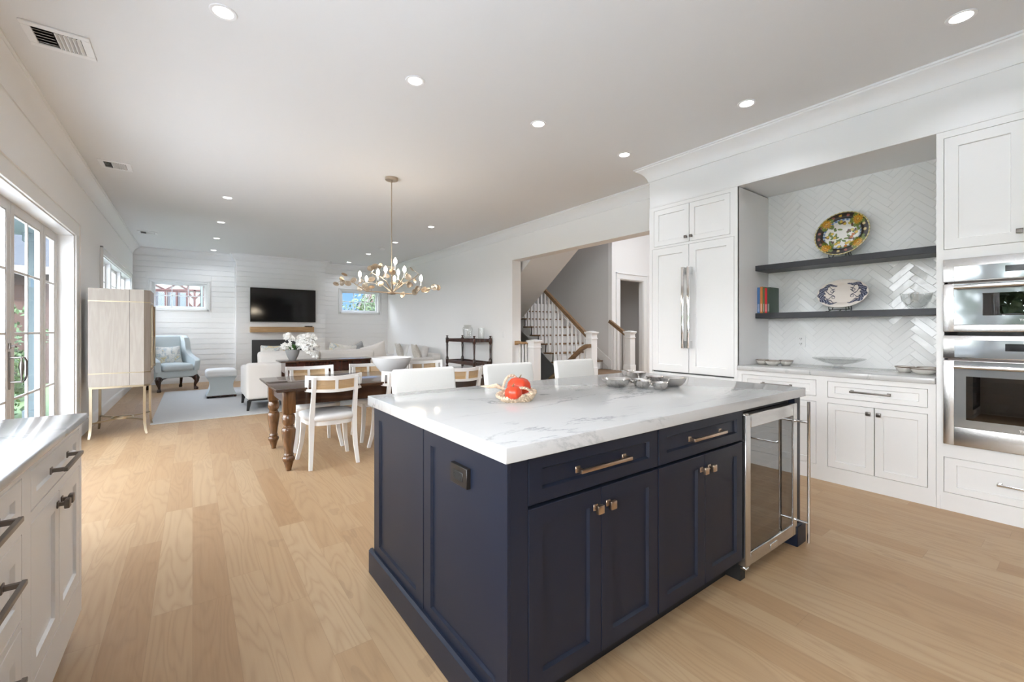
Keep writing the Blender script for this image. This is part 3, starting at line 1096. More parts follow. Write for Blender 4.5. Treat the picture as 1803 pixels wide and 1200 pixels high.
for zz in (0.165, 0.735):
    mb.tube([(HX, 1.030, zz), (HX, HY, zz)], 0.0065, 12)
    mb.tube([(HX, 1.030, zz), (HX, 1.026, zz)], 0.010, 12)
mb.build('handle', M_CHROME, dr)
mb = MB(); fbox(mb, FW, 2.475, 2.555, 0.090, 0.118, 0.0, 0.004, 0.0015); mb.build('badge', M_CHROME, dr)
for i in range(6):
    zz = 0.17 + i * 0.098
    mb = MB()
    mb.box(2.226, 2.804, 1.09, 1.112, zz, zz + 0.034, 0.003)
    for k in range(7):
        xx = 2.25 + k * 0.087
        mb.tube([(xx, 1.11, zz + 0.012), (xx, 1.57, zz + 0.012)], 0.004, 6)
    mb.build('rack', M_SHELLW, wc)
for (xx) in (2.226, 2.80):
    mb = MB(); mb.lathe([(0.016, 0), (0.016, 0.012), (0.008, 0.014), (0.008, 0.07)], (xx, 1.11, 0.0), 12); mb.build('foot', M_MATBLK, wc)
mb = MB(); mb.box(2.206, 2.235, 1.028, 1.085, 0.060, 0.074, 0.003); mb.box(2.206, 2.235, 1.028, 1.085, 0.834, 0.842, 0.003); mb.build('hinge', M_CHROME, wc)

# ================================================================== RIGHT WALL OF CABINETS
XK = 4.226
FK = FX(XK, -1)
def frame_front(mb, u0, u1, v0, v1, holes, w0=-0.022, w1=0.0):
    """face frame: a slab with rectangular openings"""
    us = sorted({u0, u1, *[h[0] for h in holes], *[h[1] for h in holes]})
    for a, b in zip(us[:-1], us[1:]):
        zz = [(v0, v1)]
        for h in holes:
            if h[0] <= a + 1e-6 and h[1] >= b - 1e-6:
                nz = []
                for p, q in zz:
                    if h[3] <= p or h[2] >= q:
                        nz.append((p, q)); continue
                    if h[2] > p: nz.append((p, h[2]))
                    if h[3] < q: nz.append((h[3], q))
                zz = nz
        for p, q in zz:
            fbox(mb, FK, a, b, p, q, w0, w1)
G = 0.0028
def inset(parent, u0, u1, v0, v1, name, rail=0.055, rails=None, m=M_CAB):
    mb = MB()
    shaker(mb, FK, u0 + G, u1 - G, v0 + G, v1 - G, t=0.02, rail=rail, rec=0.009, ch=0.004, rails=rails)
    return mb.build(name, m, parent)

# tall housing round the refrigerator with two small doors over it
tc_ = thing('tall_cabinet', 'tall white cabinet housing the fridge with two small doors at the top', 'cabinet', (4.55, 2.55, 0))
mb = MB()
frame_front(mb, 2.052, 3.052, 0.0, 2.64, [(2.086, 3.014, 0.10, 2.168), (2.125, 2.991, 2.192, 2.602)])
mb.build('face_frame', M_CAB, tc_)
mb = MB(); mb.box(XK + 0.002, 4.889, 3.030, 3.052, 0, 2.64); mb.build('side_panel', M_CAB, tc_)
mb = MB(); mb.box(XK + 0.002, 4.889, 2.052, 2.070, 0, 2.64); mb.build('side_panel', M_CAB, tc_)
mb = MB(); mb.box(XK + 0.024, 4.88, 2.072, 3.028, 2.178, 2.62); mb.build('carcass', M_CABIN, tc_)
for (a, b, ku) in ((2.125, 2.559, 2.53), (2.559, 2.991, 2.59)):
    d = inset(tc_, a, b, 2.192, 2.602, 'door')
    knob(FK, ku, 2.245, M_PEWTER, d)
fr = thing('refrigerator', 'built-in fridge behind two tall white panel doors with long steel handles', 'refrigerator', (4.55, 2.55, 0))
mb = MB(); mb.box(XK + 0.024, 4.87, 2.090, 3.010, 0.11, 2.165); mb.build('body', M_CABIN, fr)
mb = MB(); mb.box(XK + 0.01, 4.5, 2.088, 3.012, 0.0, 0.10); mb.build('toe_kick', M_CAB, fr)
for (a, b, ku, ) in ((2.086, 2.5625, 2.532), (2.5625, 3.014, 2.597)):
    d = inset(fr, a, b, 0.795, 2.168, 'door', rail=0.075)
    mb = MB()
    fbox(mb, FK, ku - 0.014, ku + 0.014, 1.062, 1.918, 0.050, 0.068, 0.003, 2)
    for vv in (1.10, 1.88):
        fbox(mb, FK, ku - 0.012, ku + 0.012, vv - 0.038, vv + 0.038, 0.0, 0.052, 0.003)
    mb.build('handle', M_CHROME, d)
d = inset(fr, 2.086, 3.014, 0.10, 0.785, 'drawer', rail=0.075)
mb = MB()
fbox(mb, FK, 2.125, 2.975, 0.737, 0.755, 0.050, 0.068, 0.003, 2)
for uu in (2.165, 2.935):
    fbox(mb, FK, uu - 0.035, uu + 0.035, 0.736, 0.756, 0.0, 0.052, 0.003)
mb.build('handle', M_CHROME, d)

# base cabinets below the niche
bc = thing('base_cabinet', 'white base cabinet with one drawer and doors between the fridge and the niche middle', 'cabinet', (4.55, 1.70, 0))
mb = MB(); frame_front(mb, 1.36, 2.050, 0.095, 0.873, [(1.40, 2.012, 0.698, 0.835), (1.40, 2.012, 0.125, 0.655)]); mb.build('face_frame', M_CAB, bc)
mb = MB(); mb.box(XK + 0.023, 4.88, 1.362, 2.048, 0.10, 0.872); mb.build('carcass', M_CABIN, bc)
d = inset(bc, 1.40, 2.012, 0.698, 0.835, 'drawer', rail=0.045, rails=0.035)
pull(FK, 1.706, 0.766, 0.25, M_PEWTER, d)
for (a, b, ku) in ((1.40, 1.706, 1.676), (1.706, 2.012, 1.738)):
    d = inset(bc, a, b, 0.125, 0.655, 'door', rail=0.05)
    knob(FK, ku, 0.605, M_PEWTER, d)
mb = MB(); mb.box(XK + 0.008, XK + 0.03, 1.36, 2.05, 0, 0.097); mb.build('toe_kick', M_CAB, bc)
bc2 = thing('base_cabinet', 'white base cabinet with one drawer and two doors just left of the ovens', 'cabinet', (4.55, 1.01, 0))
mb = MB(); frame_front(mb, 0.671, 1.36, 0.095, 0.873, [(0.712, 1.319, 0.698, 0.833), (0.712, 1.319, 0.127, 0.655)]); mb.build('face_frame', M_CAB, bc2)
mb = MB(); mb.box(XK + 0.023, 4.88, 0.674, 1.358, 0.10, 0.872); mb.build('carcass', M_CABIN, bc2)
d = inset(bc2, 0.712, 1.319, 0.698, 0.833, 'drawer', rail=0.045, rails=0.035)
pull(FK, 1.04, 0.765, 0.25, M_PEWTER, d)
for (a, b, ku) in ((0.712, 1.014, 0.984), (1.014, 1.319, 1.048)):
    d = inset(bc2, a, b, 0.127, 0.655, 'door', rail=0.05)
    knob(FK, ku, 0.606, M_PEWTER, d)
mb = MB(); mb.box(XK + 0.008, XK + 0.03, 0.671, 1.36, 0, 0.097); mb.build('toe_kick', M_CAB, bc2)
mb = MB(); mb.box(4.204, 4.888, 0.672, 2.051, 0.873, 0.914, 0.004, 3)
tag(mb.build('niche_worktop', M_QUARTZ), 'white quartz worktop in the tiled niche beside the ovens', 'worktop')

# herringbone tiles on the back of the niche
def clip_poly(P, a, b, c):
    out = []
    for i in range(len(P)):
        p, q = P[i], P[(i + 1) % len(P)]
        dp, dq = a * p[0] + b * p[1] - c, a * q[0] + b * q[1] - c
        if dp <= 0:
            out.append(p)
        if (dp < 0) != (dq < 0):
            t = dp / (dp - dq)
            out.append((p[0] + t * (q[0] - p[0]), p[1] + t * (q[1] - p[1])))
    return out
mb = MB()
TW, TLN = 0.050, 0.200
nn = 4
c45 = math.sqrt(0.5)
rt = random.Random(3)
for i in range(-50, 50):
    for j in range(-17, 17):
        for kind in (0, 1):
            bx = i * TW + j * nn * TW * 1.0
            by = -i * TW * 0 + i * TW + j * (-nn * TW)
            ox, oy = i * TW + j * TLN, i * TW - j * TLN
            if kind == 0:
                r4 = [(ox, oy), (ox + TLN, oy), (ox + TLN, oy + TW), (ox, oy + TW)]
            else:
                r4 = [(ox + TLN, oy + TW - 0.0), (ox + TLN + TW, oy + TW), (ox + TLN + TW, oy + TW + TLN), (ox + TLN, oy + TW + TLN)]
                r4 = [(ox, oy + TW), (ox + TW, oy + TW), (ox + TW, oy + TW + TLN), (ox, oy + TW + TLN)]
            g = 0.0008
            cxm = sum(p[0] for p in r4) / 4; cym = sum(p[1] for p in r4) / 4
            r4 = [(p[0] + (g if p[0] < cxm else -g), p[1] + (g if p[1] < cym else -g)) for p in r4]
            q = [((p[0] - p[1]) * c45 + 1.36, (p[0] + p[1]) * c45 + 1.76) for p in r4]
            if max(p[0] for p in q) < 0.672 or min(p[0] for p in q) > 2.05 or max(p[1] for p in q) < 0.914 or min(p[1] for p in q) > 2.65:
                continue
            for (a, b, c) in ((-1, 0, -0.672), (1, 0, 2.051), (0, -1, -0.914), (0, 1, 2.65)):
                q = clip_poly(q, a, b, c)
                if len(q) < 3:
                    break
            if len(q) < 3:
                continue
            cu = sum(p[0] for p in q) / len(q); cv = sum(p[1] for p in q) / len(q)
            tu, tv = rt.uniform(-0.022, 0.022), rt.uniform(-0.022, 0.022)
            fx_ = lambda p, s, w: (4.884 - w - (p[0] - cu) * tu * (1 if s > 0.99 else 1) - (p[1] - cv) * tv, cu + (p[0] - cu) * s, cv + (p[1] - cv) * s)
            mb.loft([[fx_(p, 1.0, -0.004) for p in q], [fx_(p, 1.0, 0.0045) for p in q], [fx_(p, 0.965, 0.006) for p in q]])
struct(mb.build('wall_backsplash', M_TILE, flat=True))
mb = MB(); mb.box(4.8802, 4.8895, 0.671, 2.0515, 0.9145, 2.654)
struct(mb.build('wall_grout', M_GROUT))
# outlet on the tiles
mb = MB(); mb.box(4.870, 4.879, 1.705, 1.785, 1.085, 1.205, 0.002)
o = mb.build('wall_socket', M_PLASTIC)
tag(o, 'white double wall socket on the herringbone tiles below the shelves', 'socket')
mb = MB()
for zz in (1.12, 1.17):
    mb.box(4.868, 4.871, 1.735, 1.738, zz - 0.006, zz + 0.006)
    mb.box(4.868, 4.871, 1.750, 1.753, zz - 0.006, zz + 0.006)
    mb.box(4.868, 4.871, 1.741, 1.747, zz - 0.016, zz - 0.011)
mb.build('socket_face', M_MATBLK, o)

# floating shelves
for (zb, zt, lab) in ((1.850, 1.904, 'upper black floating shelf carrying the sunflower platter'), (1.372, 1.424, 'lower black floating shelf carrying books, oval platter and glass bowl')):
    mb = MB(); mb.box(4.584, 4.884, 0.672, 2.051, zb, zt, 0.002)
    tag(mb.build('floating_shelf', M_SHELF), lab, 'shelf')

# oven tower
ot = thing('oven_cabinet', 'tall white cabinet housing two stacked ovens at the right edge', 'cabinet', (4.55, 0.25, 0))
OY0, OY1 = -0.13, 0.632
mb = MB()
frame_front(mb, -0.17, 0.669, 0.095, 2.64, [(OY0, OY1, 1.815, 2.595), (OY0 + 0.005, OY1 - 0.003, 0.465, 1.744), (OY0, OY1, 0.125, 0.372)])
mb.build('face_frame', M_CAB, ot)
mb = MB(); mb.box(XK + 0.002, 4.889, 0.650, 0.669, 0, 2.64); mb.build('side_panel', M_CAB, ot)
mb = MB(); mb.box(XK + 0.002, 4.889, -0.17, -0.15, 0, 2.64); mb.build('side_panel', M_CAB, ot)
mb = MB(); mb.box(XK + 0.023, 4.88, -0.148, 0.648, 1.78, 2.62); mb.box(XK + 0.023, 4.88, -0.148, 0.648, 0.1, 0.44); mb.build('carcass', M_CABIN, ot)
mb = MB(); mb.box(XK + 0.008, XK + 0.03, -0.17, 0.669, 0, 0.097); mb.build('toe_kick', M_CAB, ot)
for (a, b, ku) in ((OY0, 0.251, 0.217), (0.251, OY1, 0.285)):
    d = inset(ot, a, b, 1.815, 2.595, 'door', rail=0.068)
    knob(FK, ku, 1.885, M_PEWTER, d)
d = inset(ot, OY0, OY1, 0.125, 0.372, 'drawer', rail=0.06, rails=0.045)
pull(FK, 0.251, 0.25, 0.26, M_CHROME, d)

def oven(name, label, z0, z1, zc0, zc1, zd0, zd1, win, handle_z, knobz):
    t = thing(name, label, 'oven', (4.55, 0.25, z0))
    mb = MB()
    mb.box(XK + 0.005, 4.75, OY0 + 0.02, win[0] - 0.01, z0 + 0.02, z1 - 0.01)
    mb.box(XK + 0.005, 4.75, win[1] + 0.01, OY1 - 0.02, z0 + 0.02, z1 - 0.01)
    mb.box(XK + 0.005, 4.75, win[0] - 0.01, win[1] + 0.01, z0 + 0.02, win[2] - 0.01)
    mb.box(XK + 0.005, 4.75, win[0] - 0.01, win[1] + 0.01, win[3] + 0.01, z1 - 0.01)
    mb.box(4.72, 4.75, win[0] - 0.01, win[1] + 0.01, win[2] - 0.01, win[3] + 0.01)
    mb.build('body', M_OVIN, t)
    mb = MB()
    fbox(mb, FK, OY0, OY1, zc0, z1, -0.01, 0.022, 0.004, 2)
    cp = mb.build('control_panel', M_STEEL, t)
    mb = MB(); fbox(mb, FK, OY0 + 0.056, OY1 - 0.056, zc0 + 0.008, zc1, 0.018, 0.0245, 0.001); mb.build('control_glass', M_OVENGL, cp)
    mb = MB(); fbox(mb, FK, 0.16, 0.345, zc0 + 0.055 * (zc1 - zc0) / 0.12, zc0 + 0.10 * (zc1 - zc0) / 0.12, 0.022, 0.0255); mb.build('display', M_BLACK, cp)
    mb = MB()
    # steel door frame round a mirrored pane
    fbox(mb, FK, OY0, OY0 + 0.058, z0, zc0 - 0.012, -0.01, 0.026, 0.006, 3)
    fbox(mb, FK, OY1 - 0.058, OY1, z0, zc0 - 0.012, -0.01, 0.026, 0.006, 3)
    fbox(mb, FK, OY0 + 0.05, OY1 - 0.05, z0, zd0, -0.01, 0.026, 0.006, 3)
    fbox(mb, FK, OY0 + 0.05, OY1 - 0.05, zd1, zc0 - 0.012, -0.01, 0.026, 0.004, 2)
    dr = mb.build('door', M_STEEL, t)
    mb = MB()
    a0, a1, b0, b1 = OY0 + 0.056, OY1 - 0.056, zd0 - 0.002, zd1 + 0.002
    for q in ((a0, win[0], b0, b1), (win[1], a1, b0, b1), (win[0], win[1], b0, win[2]), (win[0], win[1], win[3], b1)):
        fbox(mb, FK, *q, 0.016, 0.0275)
    mb.build('door_glass', M_OVENGL, dr)
    mb = MB(); fbox(mb, FK, win[0], win[1], win[2], win[3], 0.018, 0.024); mb.build('window_glass', M_OVWIN, dr)
    mb = MB()
    hl, hr_ = OY0 + 0.075, OY1 - 0.062
    mb.tube([(XK - 0.075, hl, handle_z), (XK - 0.075, hr_, handle_z)], 0.0145, 16)
    for yy in (hl + 0.02, hr_ - 0.02):
        mb.tube([(XK - 0.025, yy, handle_z), (XK - 0.075, yy, handle_z)], 0.009, 10)
    mb.build('handle', M_STEEL, dr)
    return t, dr
ov, ovd = oven('wall_oven', 'large steel wall oven with wire racks behind glass, under the smaller oven', 0.466, 1.219, 1.062, 1.188, 0.597, 1.040, (-0.02, 0.520, 0.649, 0.943), 1.008, 1.1)
for zz in (0.72, 0.835, 0.875):
    mb = MB()
    for k in range(12):
        xx = XK + 0.03 + k * 0.035
        mb.tube([(xx, -0.02, zz), (xx, 0.52, zz)], 0.003, 6)
    for k in range(8):
        yy = 0.0 + k * 0.07
        mb.tube([(XK + 0.03, yy, zz), (XK + 0.42, yy, zz)], 0.003, 6)
    mb.build('wire_rack', M_CHROME, ov)
mw, mwd = oven('steam_oven', 'smaller steel oven with mirrored door and bar handle, stacked above the large oven', 1.243, 1.744, 1.585, 1.689, 1.296, 1.565, (0.06, 0.444, 1.352, 1.500), 1.545, 1.6)
# hollow cavities so that the windows show depth: dark liners with a round fan
mb = MB()
cc = (4.71, 0.25, 1.425)
mb.tube([(cc[0], cc[1] + 0.055 * math.cos(a * math.pi / 12), cc[2] + 0.055 * math.sin(a * math.pi / 12)) for a in range(24)], 0.003, 6, closed=True)
mb.build('fan_ring', M_STEEL, mw)
cu_ = bpy.data.curves.new('lettering', 'FONT')
cu_.body = 'Thermador'
cu_.size = 0.022
cu_.extrude = 0.0004
co = bpy.data.objects.new('lettering', cu_)
COL.objects.link(co)
bpy.context.view_layer.update()
me = bpy.data.meshes.new_from_object(co.evaluated_get(bpy.context.evaluated_depsgraph_get()))
bpy.data.objects.remove(co)
me.materials.clear()
me.materials.append(M_PLASTIC)
for (par, yy, zz) in ((mwd, 0.286, 1.312), (ovd, 0.286, 0.607)):
    lo = bpy.data.objects.new('lettering', me)
    COL.objects.link(lo)
    lo.parent = par
    root = par.parent
    lo.matrix_local = Matrix.Translation(Vector((XK - 0.0280, yy, zz)) - root.location) @ Matrix(((0, 0, -1, 0), (-1, 0, 0, 0), (0, 1, 0, 0), (0, 0, 0, 1)))

# ================================================================== LEFT BASE CABINETS
XC = -0.368
FL = FX(XC, +1)
FK_old = FK
def left_cabinet(label, u0, u1, parts):
    t = thing('base_cabinet', label, 'cabinet', (-0.72, (u0 + u1) / 2, 0))
    mb = MB()
    global FK
    FK = FL
    frame_front(mb, u0, u1, 0.20, 0.887, [p[1:5] for p in parts])
    fbox(mb, FL, u0, u1, 0.11, 0.20, -0.022, 0)
    mb.build('face_frame', M_CAB, t)
    mb = MB(); mb.box(XL + 0.005, XC - 0.023, u0 + 0.002, u1 - 0.02, 0.12, 0.885); mb.build('carcass', M_CABIN, t)
    mb = MB(); mb.box(XL + 0.005, XC - 0.085, u0, u1, 0.0, 0.12); mb.build('toe_kick', M_CAB, t)
    for p in parts:
        d = inset(t, p[1], p[2], p[3], p[4], 'door' if p[0] == 'door' else 'drawer', rail=0.052, rails=0.052 if p[0] == 'door' else 0.04 if p[4] - p[3] < 0.16 else 0.052)
        if p[0] == 'door':
            knob(FL, p[5], p[6], M_PEWTER, d)
        else:
            pull(FL, (p[1] + p[2]) / 2, p[6], p[5], M_PEWTER, d, proud=0.042)
    FK = FK_old
    return t
lc = left_cabinet('white base cabinet with square dark knobs, nearest the patio doors', 1.752, 2.482,
    [('drawer', 1.79, 2.44, 0.742, 0.862, 0.25, 0.805), ('door', 1.79, 2.115, 0.245, 0.712, 2.088, 0.668), ('door', 2.115, 2.44, 0.245, 0.712, 2.144, 0.668)])
mb = MB(); mb.box(XL + 0.005, XC - 0.0005, 2.464, 2.482, 0.11, 0.887); mb.build('end_panel', M_CAB, lc)
left_cabinet('white drawer cabinet with long dark pulls at the left edge of the photo', 1.022, 1.752,
    [('drawer', 1.06, 1.712, 0.742, 0.862, 0.30, 0.805), ('drawer', 1.06, 1.712, 0.482, 0.712, 0.36, 0.640), ('drawer', 1.06, 1.712, 0.245, 0.462, 0.36, 0.40)])
mb = MB(); mb.box(XL + 0.003, -0.352, 1.02, 2.50, 0.887, 0.914, 0.004, 3)
tag(mb.build('side_worktop', M_QUARTZ), 'white quartz worktop along the left wall beside the patio doors', 'worktop')

# ================================================================== COUNTER STOOLS
stools = 'ivory counter stools at the island'
def make_stool():
    t = thing('counter_stool', '', 'stool', (0, 0, 0), 0, stools)
    mb = MB(); mb.cushion(-0.215, 0.215, -0.40, 0.04, 0.585, 0.665, 0.03, (0, 0, 0.012)); mb.build('seat', M_LEATHER, t, False)
    T = Matrix.Translation((0, 0.03, 0.66)) @ Matrix.Rotation(R(-9), 4, 'X')
    mb = MB(); mb.cushion(-0.22, 0.22, -0.022, 0.026, -0.02, 0.345, 0.016, (0, 0.006, 0), T=T)
    b = mb.build('backrest', M_LEATHER, t, False)
    mb = MB()
    pts = [T @ Vector(p) for p in ((-0.222, 0.002, 0.0), (-0.222, 0.002, 0.33), (-0.21, 0.002, 0.345), (0.21, 0.002, 0.345), (0.222, 0.002, 0.33), (0.222, 0.002, 0.0))]
    mb.tube(pts, 0.0045, 6); mb.build('piping', M_CHWHITE, b, False)
    for sx in (-1, 1):
        for (y0, y1) in ((-0.36, -0.385), (0.0, 0.045)):
            mb = MB(); mb.tube([(sx * 0.185, y0, 0.60), (sx * 0.20, y1, 0.0)], [(0.017, 0.017), (0.013, 0.013)], sq=True); mb.build('leg', M_CHWHITE, t, False)
    for (a, b2) in (((-0.192, -0.37, 0.22), (0.192, -0.37, 0.22)), ((-0.19, -0.37, 0.30), (-0.19, 0.02, 0.30)), ((0.19, -0.37, 0.30), (0.19, 0.02, 0.30))):
        mb = MB(); mb.tube([a, b2], [(0.011, 0.011)] * 2, sq=True); mb.build('stretcher', M_CHWHITE, t, False)
    return t
s0 = make_stool()
s0.location = (1.235, 2.565, 0)
s0['label'] = 'ivory leather counter stool nearest the dining chairs, left of the red gourds'
copy_tree(s0, (1.925, 2.565, 0), 0, 'ivory leather counter stool behind the basket of red gourds')
copy_tree(s0, (2.615, 2.565, 0), 0, 'ivory leather counter stool in front of the stairs, left of the metal bowls')

# ================================================================== DINING TABLE AND CHAIRS
TX0, TX1, TY0, TY1, TZ = 0.57, 3.12, 4.165, 5.285, 0.745
tb = thing('dining_table', 'long dark walnut farmhouse dining table on turned legs', 'dining table', (1.845, 4.725, 0))
mb = MB()
mb.box(TX0, TX1, TY0, TY1, TZ - 0.018, TZ, 0.004, 2)
mb.box(TX0 + 0.008, TX1 - 0.008, TY0 + 0.008, TY1 - 0.008, TZ - 0.030, TZ - 0.018, 0.004, 2)
mb.build('tabletop', M_DKWOOD, tb)
for (a, b, c, d) in ((TX0 + 0.13, TX1 - 0.13, TY0 + 0.09, TY0 + 0.115), (TX0 + 0.13, TX1 - 0.13, TY1 - 0.115, TY1 - 0.09), (TX0 + 0.095, TX0 + 0.12, TY0 + 0.12, TY1 - 0.12), (TX1 - 0.12, TX1 - 0.095, TY0 + 0.12, TY1 - 0.12)):
    mb = MB(); mb.box(a, b, c, d, 0.585, TZ - 0.03, 0.002); mb.build('apron', M_DKWOOD, tb)
leg_prof = [(0.012, 0.0), (0.021, 0.004), (0.023, 0.025), (0.030, 0.060), (0.036, 0.082), (0.036, 0.090), (0.044, 0.105), (0.051, 0.125), (0.048, 0.142), (0.040, 0.152), (0.036, 0.158),
            (0.041, 0.170), (0.037, 0.182), (0.034, 0.195), (0.040, 0.26), (0.049, 0.33), (0.055, 0.39), (0.056, 0.425), (0.050, 0.446), (0.041, 0.456), (0.042, 0.466), (0.037, 0.474),
            (0.047, 0.492), (0.053, 0.52), (0.053, 0.55), (0.046, 0.578), (0.040, 0.588), (0.046, 0.598), (0.045, 0.605)]
leg_prof = [(r * 1.04, z * 0.86) for r, z in leg_prof]
for lx in (TX0 + 0.120, TX1 - 0.120):
    for ly in (TY0 + 0.120, TY1 - 0.105):
        mb = MB()
        mb.lathe(leg_prof, (lx, ly, 0), 24)
        mb.box(lx - 0.05, lx + 0.05, ly - 0.05, ly + 0.05, 0.515, TZ - 0.03, 0.003, 2)
        mb.build('leg', M_LEGWOOD, tb)

chg = 'white cane-back dining chairs around the table'
def make_chair():
    t = thing('dining_chair', '', 'chair', (0, 0, 0), 0, chg)
    # seat: rounded trapezoid, wider in front
    def seat_ring(z, inset):
        ring = []
        N = 40
        for k in range(N):
            a = 2 * math.pi * k / N
            ca, sa = math.cos(a), math.sin(a)
            e = 0.55
            x = math.copysign(abs(ca) ** e, ca)
            y = math.copysign(abs(sa) ** e, sa)
            w = 0.228 + 0.022 * y - inset
            ring.append((x * w, y * (0.225 - inset), z))
        return ring
    mb = MB()
    mb.loft([seat_ring(0.425, 0.004), seat_ring(0.440, -0.006), seat_ring(0.462, -0.008), seat_ring(0.478, 0.004), seat_ring(0.492, 0.05), seat_ring(0.498, 0.12)])
    mb.build('seat', M_SEAT, t, False, ang=60)
    mb = MB()
    mb.loft([seat_ring(0.385, 0.012), seat_ring(0.427, 0.008)])
    mb.build('seat_rail', M_CHWHITE, t, False)
    for sx in (-1, 1):
        mb = MB()
        mb.tube([(sx * 0.190, 0.165, 0.42), (sx * 0.195, 0.172, 0.30), (sx * 0.207, 0.190, 0.16), (sx * 0.236, 0.224, 0.0)], [(0.023, 0.021), (0.021, 0.019), (0.018, 0.016), (0.015, 0.014)], sq=True)
        mb.build('leg', M_CHWHITE, t, False)
        mb = MB()
        mb.tube([(sx * 0.183, -0.262, 0.835), (sx * 0.184, -0.246, 0.74), (sx * 0.185, -0.212, 0.60), (sx * 0.187, -0.180, 0.48), (sx * 0.188, -0.172, 0.40),
                 (sx * 0.190, -0.176, 0.30), (sx * 0.196, -0.193, 0.16), (sx * 0.208, -0.228, 0.0)],
                [(0.014, 0.017), (0.015, 0.018), (0.017, 0.019), (0.020, 0.021), (0.021, 0.021), (0.020, 0.019), (0.017, 0.016), (0.014, 0.014)], sq=True)
        mb.build('leg', M_CHWHITE, t, False)
    def cv(s, z, o):
        lean = -0.10 * (z - 0.77)
        return (s, -0.285 + 0.085 * (s / 0.245) ** 2 + lean + o, z)
    def strip(mb, s0, s1, z0, z1, o0, o1, n=10):
        rings = []
        for i in range(n + 1):
            s = s0 + (s1 - s0) * i / n
            zz = 0.012 * (s / 0.245) ** 2
            rings.append([cv(s, z0 + zz, o0), cv(s, z1 + zz, o0), cv(s, z1 + zz, o1), cv(s, z0 + zz, o1)])
        mb.loft(rings)
    bk = MB()
    strip(bk, -0.247, 0.247, 0.802, 0.838, -0.014, 0.014, 20)
    strip(bk, -0.247, 0.247, 0.692, 0.718, -0.014, 0.014, 20)
    for (a, b) in ((-0.247, -0.224), (0.224, 0.247), (-0.013, 0.013), (-0.200, -0.166), (0.166, 0.200)):
        strip(bk, a, b, 0.716, 0.804, -0.013, 0.013, 2)
    b = bk.build('backrest', M_CHWHITE, t, False)
    for (a, c) in ((-0.167, -0.012), (0.012, 0.167)):
        mb = MB(); strip(mb, a, c, 0.714, 0.806, -0.002, 0.002, 8); mb.build('cane_panel', M_CANE, b, False)
    return t
c0 = make_chair()
c0.location = (1.052, 4.385, 0)
c0['label'] = 'white cane-back dining chair in the foreground by the table leg'
for (x, y, r, lab) in (
    (1.745, 4.385, 0, 'white cane-back dining chair in front of the white bowl, half hidden by a stool'),
    (2.420, 4.385, 0, 'white cane-back dining chair on the near side, seen between two stools'),
    (1.068, 5.075, math.pi, 'white cane-back dining chair on the far side, behind the foreground chair'),
    (1.745, 5.075, math.pi, 'white cane-back dining chair on the far side, left of the white bowl'),
    (2.475, 5.075, math.pi, 'white cane-back dining chair on the far side, right of the white bowl')):
    copy_tree(c0, (x, y, 0), r, lab)

mb = MB()
mb.lathe([(0.0, 0.0), (0.085, 0.0), (0.092, 0.004), (0.118, 0.03), (0.160, 0.078), (0.195, 0.125), (0.217, 0.172), (0.224, 0.195), (0.220, 0.197), (0.208, 0.165), (0.17, 0.10), (0.12, 0.045), (0.06, 0.018), (0.0, 0.014)], (1.835, 4.80, TZ), 48)
tag(mb.build('centrepiece_bowl', M_CERAMIC, ang=50), 'large plain white bowl on the dining table', 'bowl')

# ================================================================== CONSOLE, SOFA, LOVESEAT
cs = thing('console_table', 'dark wooden console table standing behind the cream sofa', 'console table', (1.75, 7.35, 0))
mb = MB(); mb.box(1.04, 2.45, 7.12, 7.60, 0.765, 0.787, 0.004, 2); mb.build('tabletop', M_DKWOOD, cs)
mb = MB(); mb.box(1.11, 2.38, 7.17, 7.56, 0.60, 0.765, 0.002)
ap = mb.build('apron', M_MAHOG, cs)
for (a, b) in ((1.14, 1.73), (1.76, 2.35)):
    mb = MB(); mb.box(a, b, 7.158, 7.172, 0.625, 0.745, 0.003); d = mb.build('drawer', M_MAHOG, cs)
    mb = MB(); mb.lathe([(0.007, 0), (0.006, 0.012), (0.013, 0.02), (0.012, 0.028), (0.0, 0.032)], (0, 0, 0), 12)
    bmesh.ops.rotate(mb.bm, verts=mb.bm.verts[:], matrix=Matrix.Rotation(R(90), 3, 'X')); bmesh.ops.translate(mb.bm, verts=mb.bm.verts[:], vec=((a + b) / 2, 7.158, 0.685))
    mb.build('knob', M_PEWTER, d)
for lx in (1.135, 2.355):
    for ly in (7.195, 7.535):
        mb = MB(); mb.tube([(lx, ly, 0.62), (lx, ly, 0.0)], [(0.027, 0.027), (0.016, 0.016)], sq=True); mb.build('leg', M_MAHOG, cs)

sf = thing('sofa', 'long cream linen sofa seen from behind, facing the fireplace', 'sofa', (1.75, 8.2, 0))
mb = MB(); mb.cushion(0.66, 2.86, 7.70, 7.90, 0.18, 0.735, 0.045); mb.build('back_frame', M_LINEN, sf)
mb = MB(); mb.cushion(0.655, 0.83, 7.72, 8.68, 0.18, 0.66, 0.05); mb.build('armrest', M_LINEN, sf)
mb = MB(); mb.cushion(2.69, 2.865, 7.72, 8.68, 0.18, 0.66, 0.05); mb.build('armrest', M_LINEN, sf)
mb = MB(); mb.box(0.68, 2.84, 7.74, 8.66, 0.175, 0.30, 0.01); mb.build('base', M_LINEN, sf)
for (a, b) in ((0.84, 1.755), (1.765, 2.68)):
    mb = MB(); mb.cushion(a, b, 7.95, 8.70, 0.29, 0.47, 0.05, (0, 0, 0.02)); mb.build('seat_cushion', M_LINEN, sf)
